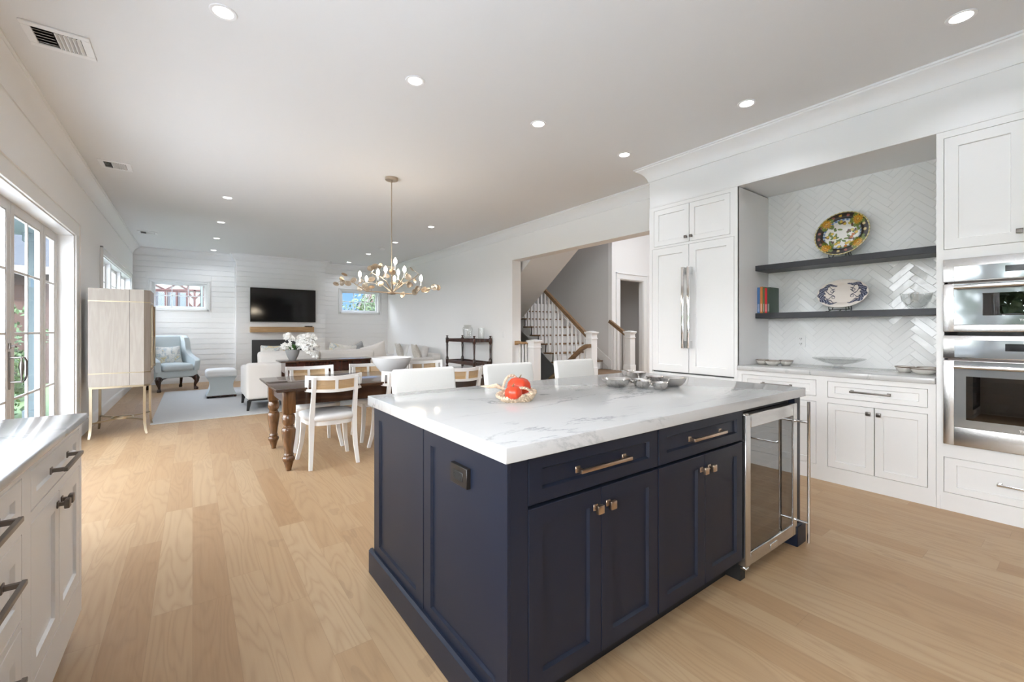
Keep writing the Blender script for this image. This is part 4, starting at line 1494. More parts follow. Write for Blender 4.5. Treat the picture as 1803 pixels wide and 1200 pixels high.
for (a, b, tilt) in ((0.84, 1.755, 0), (1.765, 2.68, 0)):
    T = Matrix.Translation(((a + b) / 2, 7.99, 0.67)) @ Matrix.Rotation(R(12), 4, 'X')
    mb = MB(); mb.cushion(-(b - a) / 2, (b - a) / 2, -0.085, 0.085, -0.22, 0.225, 0.055, (0, 0.04, 0.015), T=T, pinch=0.03); mb.build('back_cushion', M_LINEN, sf)
mb = MB(); mb.box(0.69, 2.83, 7.73, 8.66, 0.155, 0.178, 0.004); mb.build('plinth', M_MATBLK, sf)
for lx in (0.70, 2.82):
    for ly in (7.74, 8.64):
        mb = MB(); mb.tube([(lx, ly, 0.16), (lx - (0.02 if lx < 1 else -0.02), ly, 0.0)], [(0.028, 0.028), (0.015, 0.015)], sq=True); mb.build('leg', M_MATBLK, sf)

def pillow(name, label, T, w, h, d, m, pinch=0.10, cat='cushion', group=None):
    mb = MB(); mb.cushion(-w / 2, w / 2, -d * 0.16, d * 0.16, -h / 2, h / 2, d * 0.15, (0, d * 0.42, 0), 10, T, pinch)
    o = mb.build(name, m)
    tag(o, label, cat, group)
    return o
pillow('throw_pillow', 'floral throw pillow standing on the left end of the cream sofa', Matrix.Translation((1.10, 8.17, 0.76)) @ Matrix.Rotation(R(20), 4, 'Z') @ Matrix.Rotation(R(14), 4, 'X'), 0.46, 0.46, 0.16, M_FLORAL)
pillow('throw_pillow', 'floral throw pillow near the middle of the sofa back', Matrix.Translation((2.18, 8.19, 0.765)) @ Matrix.Rotation(R(8), 4, 'Y') @ Matrix.Rotation(R(14), 4, 'X'), 0.44, 0.44, 0.16, M_FLORAL)
M_GREYP = mat('grey_velvet', (0.30, 0.305, 0.31), 0.9, var=0.5, bscale=14)
pillow('throw_pillow', 'grey patterned throw pillow leaning at the middle of the sofa', Matrix.Translation((2.44, 8.22, 0.745)) @ Matrix.Rotation(R(-26), 4, 'Y') @ Matrix.Rotation(R(12), 4, 'X'), 0.42, 0.42, 0.15, M_GREYP)
pillow('throw_pillow', 'cream throw pillow with a raised corner at the right end of the sofa', Matrix.Translation((2.74, 8.02, 0.77)) @ Matrix.Rotation(R(-16), 4, 'Y') @ Matrix.Rotation(R(10), 4, 'X'), 0.44, 0.42, 0.15, M_LINEN)

lv = thing('loveseat', 'cream loveseat with loose back cushions along the right wall', 'loveseat', (4.15, 10.1, 0))
mb = MB(); mb.cushion(4.42, 4.66, 9.05, 11.15, 0.15, 0.70, 0.05); mb.build('back_frame', M_LINEN, lv)
for (a, b) in ((9.05, 9.23), (10.97, 11.15)):
    mb = MB(); mb.cushion(3.75, 4.62, a, b, 0.15, 0.62, 0.05); mb.build('armrest', M_LINEN, lv)
mb = MB(); mb.box(3.78, 4.60, 9.08, 11.12, 0.13, 0.30, 0.01); mb.build('base', M_LINEN, lv)
for (a, b) in ((9.24, 10.095), (10.105, 10.96)):
    mb = MB(); mb.cushion(3.74, 4.42, a, b, 0.29, 0.47, 0.05, (0, 0, 0.02)); mb.build('seat_cushion', M_LINEN, lv)
    T = Matrix.Translation((4.32, (a + b) / 2, 0.66)) @ Matrix.Rotation(R(15), 4, 'Y')
    mb = MB(); mb.cushion(-0.085, 0.085, -0.41, 0.41, -0.21, 0.22, 0.05, (0.04, 0, 0.01), T=T, pinch=0.02); mb.build('back_cushion', M_SEAT, lv)
for lx in (3.80, 4.58):
    for ly in (9.1, 11.1):
        mb = MB(); mb.tube([(lx, ly, 0.14), (lx, ly, 0.0)], [(0.026, 0.026), (0.018, 0.018)], sq=True); mb.build('leg', M_MATBLK, lv)
M_STRIPE = mat('pebbled_beige_cushion', (0.58, 0.54, 0.48), 0.95, var=0.35, bscale=45)
pillow('throw_pillow', 'pebbled beige throw pillow on the near end of the loveseat', Matrix.Translation((4.20, 9.42, 0.70)) @ Matrix.Rotation(R(80), 4, 'Z') @ Matrix.Rotation(R(-18), 4, 'X'), 0.42, 0.42, 0.15, M_STRIPE)
pillow('throw_pillow', 'pebbled beige throw pillow on the far end of the loveseat', Matrix.Translation((4.20, 10.42, 0.70)) @ Matrix.Rotation(R(80), 4, 'Z') @ Matrix.Rotation(R(-18), 4, 'X'), 0.42, 0.42, 0.15, M_STRIPE)

mb = MB(); mb.box(-0.45, 4.3, 7.40, 11.05, 0.0005, 0.012, 0.003)
tag(mb.build('area_rug', M_RUG), 'large pale grey rug under the living room seating', 'rug')

# orchids in a grey bowl, standing on the console behind the sofa
oc = thing('orchid', 'white orchids spilling out of a grey stoneware bowl on the dark console table', 'potted orchid', (1.40, 7.40, 0.787))
oc.location = (1.36, 7.44, 0.787)
OX, OY, OZ = 1.245, 7.40, 0.787
oc.location = (OX, OY, OZ)
mb = MB(); mb.lathe([(0.0, 0.0), (0.045, 0.0), (0.055, 0.012), (0.085, 0.08), (0.098, 0.13), (0.100, 0.16), (0.093, 0.16), (0.08, 0.11), (0.0, 0.09)], (OX, OY, OZ), 28, 1.0, 0.85); mb.build('bowl', M_CONC, oc)
rnd = random.Random(11)
def leaf_blade(mb, p0, p1, sag, w):
    p0, p1 = Vector(p0), Vector(p1)
    side = (p1 - p0).cross(Vector((0, 0, 1))).normalized()
    n = 7
    ra, rb = [], []
    for i in range(n + 1):
        t_ = i / n
        c = p0.lerp(p1, t_) + Vector((0, 0, sag * 4 * t_ * (1 - t_)))
        ww = w * math.sin(math.pi * min(1, 0.12 + 0.88 * t_)) if t_ < 1 else 0.0005
        ra.append((c - side * ww, c + Vector((0, 0, -ww * 0.35)), c + side * ww, c + Vector((0, 0, -ww * 0.35 - 0.003))))
    mb.loft(ra)
for k in range(7):
    a = k * 0.9 + 0.3
    mb = MB(); leaf_blade(mb, (OX + 0.03 * math.cos(a), OY + 0.03 * math.sin(a), OZ + 0.13), (OX + 0.16 * math.cos(a), OY + 0.14 * math.sin(a), OZ + 0.20 + 0.03 * (k % 2)), 0.05, 0.024); mb.build('leaf', M_LEAF, oc)
def blossom(mb, c, nrm, s):
    nrm = Vector(nrm).normalized()
    x = nrm.orthogonal().normalized()
    y = nrm.cross(x)
    rr = rnd.uniform(0, 6)
    c = Vector(c)
    for k in range(5):
        a = rr + k * 2 * math.pi / 5
        d = x * math.cos(a) + y * math.sin(a)
        e = -x * math.sin(a) + y * math.cos(a)
        w = s * (0.42 if k % 2 else 0.30)
        t0 = nrm * (s * 0.14)
        P = [c, c + d * s * 0.45 + e * w + t0, c + d * s * 0.95 + e * w * 0.55, c + d * s * 1.05, c + d * s * 0.95 - e * w * 0.55, c + d * s * 0.45 - e * w + t0]
        vs = [mb.bm.verts.new(p) for p in P]
        mb._face(vs)
        vs2 = [mb.bm.verts.new(p - nrm * 0.0015) for p in P]
        mb._face(list(reversed(vs2)))
    mb.lathe([(0.0, -s * 0.05), (s * 0.16, 0.0), (0.0, s * 0.2)], c, 6)
arcs = [((0.0, 0.0, 0.14), (0.02, 0.0, 0.44), (-0.10, -0.02, 0.36)), ((0.02, 0, 0.14), (0.10, 0.0, 0.46), (0.30, -0.02, 0.34)), ((0.03, 0, 0.14), (0.20, 0.03, 0.42), (0.36, 0.0, 0.16)),
        ((0.03, 0, 0.14), (0.14, -0.04, 0.32), (0.30, -0.09, 0.05)), ((-0.02, 0, 0.14), (-0.06, -0.03, 0.28), (-0.12, -0.05, 0.22)), ((0.03, 0, 0.14), (0.16, 0.0, 0.42), (0.28, 0.0, 0.25)), ((0.02, 0, 0.14), (0.08, -0.03, 0.36), (0.20, -0.09, 0.14)), ((0.02, 0, 0.14), (0.12, -0.03, 0.38), (0.30, -0.06, 0.20))]
for (a, b, c) in arcs:
    a, b, c = [Vector(q) + Vector((OX, OY, OZ)) for q in (a, b, c)]
    pts = []
    for i in range(13):
        t_ = i / 12
        pts.append(a * (1 - t_) ** 2 + b * 2 * t_ * (1 - t_) + c * t_ * t_)
    mb = MB(); mb.tube(pts, 0.0025, 6); sm = mb.build('stem', M_LEAF, oc)
    mb = MB()
    for i in range(4, 13):
        for s_ in (0, 1, 2):
            off = Vector((rnd.uniform(-0.035, 0.035), rnd.uniform(-0.03, 0.02), rnd.uniform(-0.03, 0.03)))
            blossom(mb, pts[i] + off, (rnd.uniform(-0.6, 0.2), -1, rnd.uniform(-0.3, 0.5)), rnd.uniform(0.026, 0.036))
    mb.build('blossom', M_PETAL, sm, rec=False, flat=True)

# ================================================================== WINGBACK CHAIR, OTTOMAN
wb = thing('wingback_chair', 'powder blue wingback armchair on dark carved legs in the far left corner', 'armchair', (-0.36, 11.52, 0), R(22))
# local frame: front = -Y
def L(mb, name, m, par=None):
    return mb.build(name, m, par or wb, False)
mb = MB(); mb.cushion(-0.355, 0.355, -0.33, 0.33, 0.265, 0.415, 0.035); L(mb, 'seat_base', M_BLUE)
mb = MB(); mb.cushion(-0.27, 0.27, -0.375, 0.24, 0.405, 0.545, 0.055, (0, 0, 0.025)); L(mb, 'seat_cushion', M_BLUE)
T = Matrix.Translation((0, 0.285, 0.76)) @ Matrix.Rotation(R(-10), 4, 'X')
mb = MB(); mb.cushion(-0.29, 0.29, -0.07, 0.07, -0.36, 0.37, 0.05, (0, 0.03, 0.01), T=T); L(mb, 'backrest', M_BLUE)
for sx in (-1, 1):
    # wing sweeping down into the arm
    prof = [(0.40, 1.13, 0.0), (0.20, 1.13, 0.0), (0.12, 1.08, 0.01), (0.09, 0.98, 0.02), (0.085, 0.86, 0.025), (0.05, 0.77, 0.03), (-0.06, 0.70, 0.035), (-0.20, 0.655, 0.04), (-0.29, 0.64, 0.04), (-0.335, 0.60, 0.04), (-0.335, 0.40, 0.02), (0.34, 0.40, 0.0), (0.40, 0.8, 0.0)]
    rings = []
    for o, sh in ((0.262, 0.02), (0.275, 0.0), (0.345, 0.0), (0.36, 0.02)):
        cyy, czz = 0.1, 0.7
        rings.append([(sx * (o + 0.0 + fl), cyy + (y - cyy) * (1 - sh), czz + (z_ - czz) * (1 - sh)) for y, z_, fl in prof])
    mb = MB(); mb.loft(rings); L(mb, 'wing', M_BLUE)
    # cabriole front leg with claw foot, plain splayed rear leg
    mb = MB()
    mb.tube([(sx * 0.315, -0.29, 0.285), (sx * 0.335, -0.315, 0.235), (sx * 0.332, -0.318, 0.17), (sx * 0.312, -0.298, 0.10), (sx * 0.312, -0.300, 0.06), (sx * 0.322, -0.318, 0.035), (sx * 0.325, -0.325, 0.012), (sx * 0.325, -0.325, 0.0)], [0.055, 0.058, 0.040, 0.024, 0.022, 0.036, 0.040, 0.032], 12)
    mb.prism([(-0.30, 0.275), (-0.18, 0.275), (-0.25, 0.25), (-0.285, 0.20), (-0.30, 0.2)], 'x', sx * 0.30, sx * 0.33)
    mb.prism([(sx * 0.30, 0.275), (sx * 0.17, 0.275), (sx * 0.25, 0.25), (sx * 0.29, 0.20), (sx * 0.30, 0.2)], 'y', -0.32, -0.29)
    L(mb, 'leg', M_MAHOG)
    mb = MB()
    mb.tube([(sx * 0.28, 0.27, 0.28), (sx * 0.285, 0.28, 0.18), (sx * 0.29, 0.31, 0.08), (sx * 0.292, 0.33, 0.03), (sx * 0.292, 0.335, 0.0)], [0.034, 0.028, 0.024, 0.034, 0.028], 10)
    L(mb, 'leg', M_MAHOG)
wbm = Matrix.Translation((-0.36, 11.52, 0)) @ Matrix.Rotation(R(22), 4, 'Z')
pillow('throw_pillow', 'floral throw pillow leaning in the blue wingback chair', wbm @ Matrix.Translation((-0.02, 0.085, 0.715)) @ Matrix.Rotation(R(-20), 4, 'X'), 0.42, 0.36, 0.16, M_FLORAL, 0.16)

ot_ = thing('ottoman', 'pale blue hourglass ottoman with a padded white top on the rug', 'ottoman', (0.43, 9.78, 0.012))
mb = MB()
rings = []
for i in range(17):
    t_ = i / 16
    z_ = 0.055 + t_ * 0.335
    pin = 0.055 * math.sin(math.pi * min(1, max(0, (t_ - 0.02) / 0.98))) ** 0.9
    hx, hy = 0.232 - pin, 0.26 - pin * 0.4
    rings.append([(0.43 + x * hx, 9.78 + y * hy, z_) for x, y in ((-1, -1), (1, -1), (1, 1), (-1, 1))])
mb.loft(rings); mb.build('body', M_BLUE, ot_)
mb = MB(); mb.box(0.20, 0.66, 9.525, 10.035, 0.030, 0.058, 0.006, 2); mb.build('base', M_MAHOG, ot_)
for (a, b) in ((9.515, 9.778), (9.782, 10.045)):
    mb = MB(); mb.cushion(0.185, 0.675, a, b, 0.385, 0.515, 0.045, (0, 0, 0.018)); mb.build('cushion', M_BLUE2, ot_)
for lx in (0.22, 0.64):
    for ly in (9.55, 10.01):
        mb = MB(); mb.lathe([(0.018, 0), (0.022, 0.01), (0.016, 0.02)], (lx, ly, 0.012), 12); mb.build('foot', M_MAHOG, ot_)

# ================================================================== BAR CABINET
br = thing('bar_cabinet', 'tall bleached wood bar cabinet on slim brass legs by the left wall', 'bar cabinet', (-0.72, 7.18, 0))
BX0, BXc, BX1, BY0, BY1 = -0.962, -0.475, -0.415, 6.85, 7.52
def cab_poly(g=0.0):
    return [(BX0 + g, BY0 + g), (BXc, BY0 + g), (BX1 - g, BY0 + 0.07), (BX1 - g, BY1 - 0.07), (BXc, BY1 - g), (BX0 + g, BY1 - g)]
for (z0, z1, nm) in ((0.595, 0.742, 'lower_case'), (0.752, 1.585, 'cupboard'), (1.595, 1.738, 'upper_case')):
    mb = MB(); mb.prism(cab_poly(), 'z', z0, z1); o_ = mb.build(nm, M_ASH, br, ang=20)
for zz in (0.741, 1.584):
    mb = MB(); mb.prism(cab_poly(-0.0015), 'z', zz, zz + 0.012); mb.build('brass_band', M_BRASS, br, ang=20)
mb = MB(); mb.box(-0.607, -0.603, BY0 - 0.0008, BY0 + 0.002, 0.597, 1.736); mb.build('seam', M_MATBLK, br)
mb = MB()
mb.box(BX1 - 0.002, BX1 + 0.018, BY0 + 0.09, BY0 + 0.11, 0.78, 1.56, 0.002)
mb.box(BX1 - 0.002, BX1 + 0.018, BY1 - 0.11, BY1 - 0.09, 0.78, 1.56, 0.002)
for zz in (0.80, 0.98, 1.17, 1.36, 1.54):
    mb.box(BX1 - 0.002, BX1 + 0.010, BY0 + 0.06, BY1 - 0.06, zz, zz + 0.007)
mb.tube([(BX1 + 0.015, BY0 + 0.10, 0.80), (BX1 + 0.02, 7.10, 1.0), (BX1 + 0.022, 7.18, 1.17), (BX1 + 0.02, 7.10, 1.34), (BX1 + 0.015, BY0 + 0.10, 1.55)], 0.010, 8)
mb.build('door_handle', M_BRASS, br)
mb = MB(); mb.prism([(BX0 + 0.004, BY0 + 0.004), (BXc, BY0 + 0.004), (BX1 - 0.004, BY0 + 0.07), (BX1 - 0.004, BY1 - 0.07), (BXc, BY1 - 0.004), (BX0 + 0.004, BY1 - 0.004)], 'z', 0.570, 0.594); mb.build('stand_frame', M_BRASS, br, ang=20)
for (lx, ly, dx, dy) in ((BX0 + 0.02, BY0 + 0.02, -0.012, -0.03), (BXc + 0.005, BY0 + 0.02, 0.022, -0.03), (BX0 + 0.02, BY1 - 0.03, -0.012, 0.03), (BX1 - 0.04, BY1 - 0.04, 0.02, 0.03)):
    mb = MB(); mb.tube([(lx, ly, 0.575), (lx, ly, 0.22), (lx + dx * 0.15, ly + dy * 0.15, 0.12), (lx + dx * 0.5, ly + dy * 0.5, 0.05), (lx + dx, ly + dy, 0.0)], [(0.013, 0.013), (0.013, 0.013), (0.013, 0.013), (0.012, 0.012), (0.010, 0.012)], sq=True); mb.build('leg', M_BRASS, br)
mb = MB()
mc = (-0.70, 7.19, 0.17)
for (p, q) in (((BX0 + 0.02, BY0 + 0.02), (BXc + 0.005, BY0 + 0.02)), ((BX0 + 0.02, BY1 - 0.03), (BX1 - 0.04, BY1 - 0.04))):
    sgn = 1 if p[1] < 7 else -1
    pts = []
    for i in range(15):
        t_ = i / 14
        pts.append((p[0] + (q[0] - p[0]) * t_, p[1] + (q[1] - p[1]) * t_ + sgn * 0.245 * math.sin(math.pi * t_), 0.17))
    mb.tube(pts, [(0.009, 0.007)] * 15, sq=True)
mb.tube([(mc[0] + 0.10 * math.cos(a * math.pi / 16), mc[1] + 0.10 * math.sin(a * math.pi / 16), 0.172) for a in range(32)], [(0.010, 0.008)] * 32, closed=True, sq=True)
mb.build('stretcher', M_BRASS, br)

# ================================================================== SERVING CART
sv = thing('serving_cart', 'dark turned-wood tiered serving stand against the right wall', 'serving stand', (4.51, 7.6, 0))
CX0, CX1, CY0, CY1 = 4.325, 4.695, 7.06, 8.15
for (lx, ly) in ((CX0, CY0), (CX1, CY0), (CX0, CY1), (CX1, CY1)):
    mb = MB()
    mb.lathe([(0.014, 0.0), (0.022, 0.01), (0.020, 0.035), (0.028, 0.05), (0.028, 0.12), (0.016, 0.13), (0.014, 0.33), (0.024, 0.46), (0.030, 0.50), (0.014, 0.52), (0.024, 0.545), (0.032, 0.56), (0.032, 0.66), (0.026, 0.68), (0.018, 0.70), (0.020, 0.82), (0.025, 0.94), (0.020, 0.965), (0.032, 0.995), (0.032, 1.085), (0.014, 1.098), (0.012, 1.11), (0.026, 1.122), (0.024, 1.134), (0.0, 1.138)], (lx, ly, 0), 16)
    mb.build('post', M_MAHOG, sv)
for (zz, nm) in ((0.07, 'tray'), (0.585, 'tray'), (1.03, 'tray')):
    mb = MB()
    mb.box(CX0, CX1, CY0, CY1, zz, zz + 0.014)
    for (a, b, c, d) in ((CX0 - 0.01, CX0 + 0.01, CY0, CY1), (CX1 - 0.01, CX1 + 0.01, CY0, CY1), (CX0, CX1, CY0 - 0.01, CY0 + 0.01), (CX0, CX1, CY1 - 0.01, CY1 + 0.01)):
        mb.box(a, b, c, d, zz - 0.02, zz + 0.045, 0.003)
    mb.build(nm, M_MAHOG, sv)
mb = MB()
mb.lathe([(0.0, 0.0), (0.065, 0.0), (0.07, 0.008), (0.085, 0.08), (0.10, 0.18), (0.108, 0.23), (0.10, 0.255), (0.075, 0.275), (0.07, 0.29), (0.085, 0.305), (0.082, 0.305), (0.068, 0.285), (0.095, 0.24), (0.098, 0.21), (0.078, 0.07), (0.0, 0.03)], (4.50, 7.60, 1.044), 24, wob=lambda a, r, z: 1 + (0.025 * math.cos(12 * a) if z < 0.15 else 0))
tag(mb.build('glass_vase', M_CRYSTAL), 'cut crystal vase on top of the dark serving stand', 'vase')
mb = MB()
mb.lathe([(0.0, 0.0), (0.055, 0.0), (0.06, 0.01), (0.06, 0.245), (0.056, 0.245), (0.055, 0.015), (0.0, 0.012)], (4.58, 7.21, 1.044), 24)
tag(mb.build('glass_cylinder', M_CRYSTAL), 'slim clear glass cylinder beside the crystal vase on the serving stand', 'vase')

# ================================================================== THINGS ON THE ISLAND
BC = (1.262, 1.672)
bk = thing('wicker_basket', 'small braided straw basket holding the red gourds on the island', 'basket', (BC[0], BC[1], 0.914))
def braid_ring(rx, ry, z, rot, r=0.0075, n=96, wav=26, ph=0.0, tilt=0.0):
    pts = []
    for k in range(n):
        a = 2 * math.pi * k / n
        e = 0.72
        x = math.copysign(abs(math.cos(a)) ** e, math.cos(a)) * (rx + 0.0035 * math.sin(wav * a + ph))
        y = math.copysign(abs(math.sin(a)) ** e, math.sin(a)) * (ry + 0.0035 * math.sin(wav * a + ph))
        pts.append((BC[0] + x * math.cos(rot) - y * math.sin(rot), BC[1] + x * math.sin(rot) + y * math.cos(rot), z + 0.003 * math.cos(wav * a + ph) + tilt * (x * 0.8 + y * 0.5 + 0.03)))
    return pts
rotb = R(-14)
mb = MB()
mb.lathe([(0.0, 0.0), (0.052, 0.0), (0.055, 0.004), (0.0, 0.007)], (BC[0], BC[1], 0.9142), 24, 1.25, 0.92, rotb)
for i in range(6):
    t_ = i / 5
    mb.tube(braid_ring(0.066 + 0.024 * t_, 0.050 + 0.018 * t_, 0.9215 + 0.024 * t_, rotb, ph=i * math.pi, tilt=0.16 * t_), 0.0072, 7, closed=True)
mb.build('body', M_WICK, bk)
def bp(x, y, z):
    return (BC[0] + x * math.cos(rotb) - y * math.sin(rotb), BC[1] + x * math.sin(rotb) + y * math.cos(rotb), z)
for (yc, sgn, top) in ((-0.064, -1, 0.985), (0.064, 1, 1.030)):
    for st_ in (0, 1):
        pts = []
        for i in range(25):
            a = math.pi * i / 24
            w = 0.004 * math.sin(i * 1.35 + st_ * math.pi)
            pts.append(bp(-0.050 * math.cos(a) + 0.004, yc + w + sgn * 0.004 * math.sin(a), 0.942 + (top - 0.942) * math.sin(a) + 0.003 * math.cos(i * 1.35 + st_ * math.pi)))
        mb = MB(); mb.tube(pts, 0.0050, 7); mb.build('handle', M_WICK, bk)
mb = MB(); mb.cushion(-0.055, 0.058, -0.042, 0.05, -0.006, 0.006, 0.005, (0, 0, 0.006), T=Matrix.Translation((BC[0] + 0.018, BC[1] + 0.005, 0.936)) @ Matrix.Rotation(rotb, 4, 'Z') @ Matrix.Rotation(R(-14), 4, 'Y')); mb.build('liner', M_PETAL, bk)
mb = MB(); mb.tube([(1.125, 1.775, 0.984), (1.16, 1.752, 0.982), (1.19, 1.738, 0.986), (1.225, 1.722, 0.968)], [0.002, 0.008, 0.011, 0.006], 8); mb.build('dried_husk', M_WICK, bk)
def gourd(label, c, r, h, tilt):
    t = thing('red_gourd', label, 'gourd', c, 0, 'red gourds in the basket')
    mb = MB()
    prof = [(0.0, 0.10 * h), (0.35 * r, 0.02 * h), (0.7 * r, 0.10 * h), (0.95 * r, 0.32 * h), (r, 0.52 * h), (0.93 * r, 0.74 * h), (0.7 * r, 0.93 * h), (0.38 * r, 1.0 * h), (0.12 * r, 0.94 * h), (0.0, 0.90 * h)]
    mb.lathe(prof, (0, 0, 0), 40, wob=lambda a, rr, z: 1 + 0.035 * math.cos(7 * a))
    bmesh.ops.rotate(mb.bm, verts=mb.bm.verts[:], matrix=Matrix.Rotation(tilt, 3, 'Y'))
    mb.build('fruit', M_RED, t, False, ang=70)
    mb = MB(); mb.tube([(0, 0, 0.90 * h), (0.002, 0.001, 1.02 * h), (0.012, 0.002, 1.16 * h)], [0.005, 0.0035, 0.002], 8)
    bmesh.ops.rotate(mb.bm, verts=mb.bm.verts[:], matrix=Matrix.Rotation(tilt, 3, 'Y'))
    mb.build('stem', M_STEMY, t, False)
    return t
gourd('larger red gourd at the back of the straw basket', (1.290, 1.690, 0.930), 0.058, 0.092, R(4))
gourd('smaller red gourd at the front of the straw basket', (1.222, 1.634, 0.930), 0.041, 0.064, R(-8))

sd = thing('serving_dish', 'cluster of joined hammered metal bowls on the island worktop', 'serving dish', (2.25, 1.68, 0.914))
for (x, y, r, h, z) in ((2.085, 1.745, 0.088, 0.046, 0.0), (2.455, 1.945, 0.048, 0.040, 0.020), (2.345, 1.800, 0.066, 0.045, 0.022), (2.155, 1.600, 0.049, 0.042, 0.0), (2.175, 1.500, 0.046, 0.040, 0.0),
                        (2.355, 1.660, 0.055, 0.040, 0.010), (2.375, 1.545, 0.078, 0.050, 0.0), (2.245, 1.700, 0.045, 0.036, 0.0)):
    mb = MB()
    w = random.uniform(0, 6)
    mb.lathe([(0.0, 0.0), (0.45 * r, 0.0), (0.70 * r, 0.18 * h), (0.90 * r, 0.55 * h), (1.0 * r, h), (0.975 * r, h), (0.86 * r, 0.6 * h), (0.6 * r, 0.24 * h), (0.0, 0.12 * h)], (x, y, 0.914 + z), 36, wob=lambda a, rr, zz: 1 + 0.03 * math.sin(3 * a + w))
    mb.build('bowl', M_SILVER, sd, ang=60)
mb = MB()
for (a, b) in (((2.17, 1.70), (2.22, 1.70)), ((2.29, 1.71), (2.33, 1.76)), ((2.39, 1.86), (2.43, 1.91)), ((2.18, 1.64), (2.22, 1.67)), ((2.17, 1.55), (2.165, 1.54)), ((2.22, 1.51), (2.30, 1.53)), ((2.36, 1.62), (2.365, 1.60)), ((2.29, 1.68), (2.31, 1.665))):
    mb.tube([(a[0], a[1], 0.938), (b[0], b[1], 0.938)], 0.008, 8)
mb.build('joint', M_SILVER, sd)

# ================================================================== THINGS IN THE NICHE
ZS1, ZS2 = 1.904, 1.424
bgroup = 'books on the lower floating shelf'
M_PAGE = mat('book_pages', (0.72, 0.69, 0.62), 0.8)
for (y1, y0, h, d, col, lab, lean) in (
    (2.049, 2.024, 0.262, 0.19, (0.06, 0.18, 0.42), 'blue book against the side of the niche, first in the row', 0),
    (2.022, 1.999, 0.268, 0.18, (0.62, 0.22, 0.05), 'orange book standing beside the blue one', 0),
    (1.997, 1.979, 0.262, 0.20, (0.13, 0.17, 0.06), 'olive green book between the orange and the red one', 0),
    (1.977, 1.956, 0.250, 0.17, (0.60, 0.02, 0.03), 'bright red book standing in the row', 0),
    (1.954, 1.932, 0.258, 0.21, (0.035, 0.075, 0.045), 'dark green picture book closing the row on the right', 0)):
    t = thing('book', lab, 'book', (4.63 + d / 2, (y0 + y1) / 2, ZS2), 0, bgroup)
    mb = MB()
    x0 = 4.625
    mb.box(x0 + 0.002, x0 + d, y0, y0 + 0.0025, ZS2, ZS2 + h)
    mb.box(x0 + 0.002, x0 + d, y1 - 0.0025, y1, ZS2, ZS2 + h)
    mb.tube([(x0 + 0.001, (y0 + y1) / 2, ZS2), (x0 + 0.001, (y0 + y1) / 2, ZS2 + h)], [(0.0015, (y1 - y0) / 2)] * 2, sq=True)
    mb.box(x0, x0 + 0.0025, y0, y1, ZS2, ZS2 + h)
    cm = mat('book_cover_' + lab.split()[0] + lab.split()[1], col, 0.45)
    cv_ = mb.build('cover', cm, t)
    mb = MB(); mb.box(x0 + 0.003, x0 + d - 0.004, y0 + 0.0026, y1 - 0.0026, ZS2 + 0.003, ZS2 + h - 0.004); mb.build('pages', M_PAGE, t)
    mb = MB(); mb.box(x0 - 0.0006, x0 + 0.001, y0 + 0.004, y1 - 0.004, ZS2 + h * 0.06, ZS2 + h * 0.36); mb.build('spine_label', mat('spine_' + lab.split()[0], tuple(min(1, 0.25 + c * 0.9) for c in col), 0.5), t)

def plate_stand(label, cy, cz, x, hw, back):
    t = thing('plate_stand', label, 'plate stand', (x, cy, cz))
    mb = MB()
    r = 0.0032
    for s in (-1, 1):
        y = cy + s * hw
        mb.tube([(x - 0.072, y, cz + 0.040), (x - 0.066, y, cz + 0.014), (x - 0.05, y, cz + 0.018), (x + 0.01, y, cz + 0.018), (x - 0.058, y + s * 0.012, cz + 0.002), (x - 0.080, y + s * 0.018, cz + 0.0032)], r, 8)
        mb.tube([(x + 0.01, y, cz + 0.018), (x + 0.062, cy + s * hw * 0.4, cz + back * 0.55), (x + 0.088, cy, cz + back)], r, 8)
    mb.tube([(x + 0.01, cy - hw, cz + 0.018), (x + 0.01, cy + hw, cz + 0.018)], r, 8)
    mb.tube([(x + 0.088, cy, cz + back), (x + 0.108, cy, cz + back * 0.5), (x + 0.125, cy, cz + 0.0032)], r, 8)
    mb.tube([(x + 0.01, cy, cz + 0.018), (x - 0.05, cy, cz + 0.0032)], r, 8)
    mb.build('frame', M_MATBLK, t)
    return t
plate_stand('black wire stand holding the sunflower platter on the upper shelf', 1.375, ZS1, 4.745, 0.075, 0.20)
plate_stand('black wire stand holding the oval blue and white platter', 1.375, ZS2, 4.745, 0.075, 0.285)

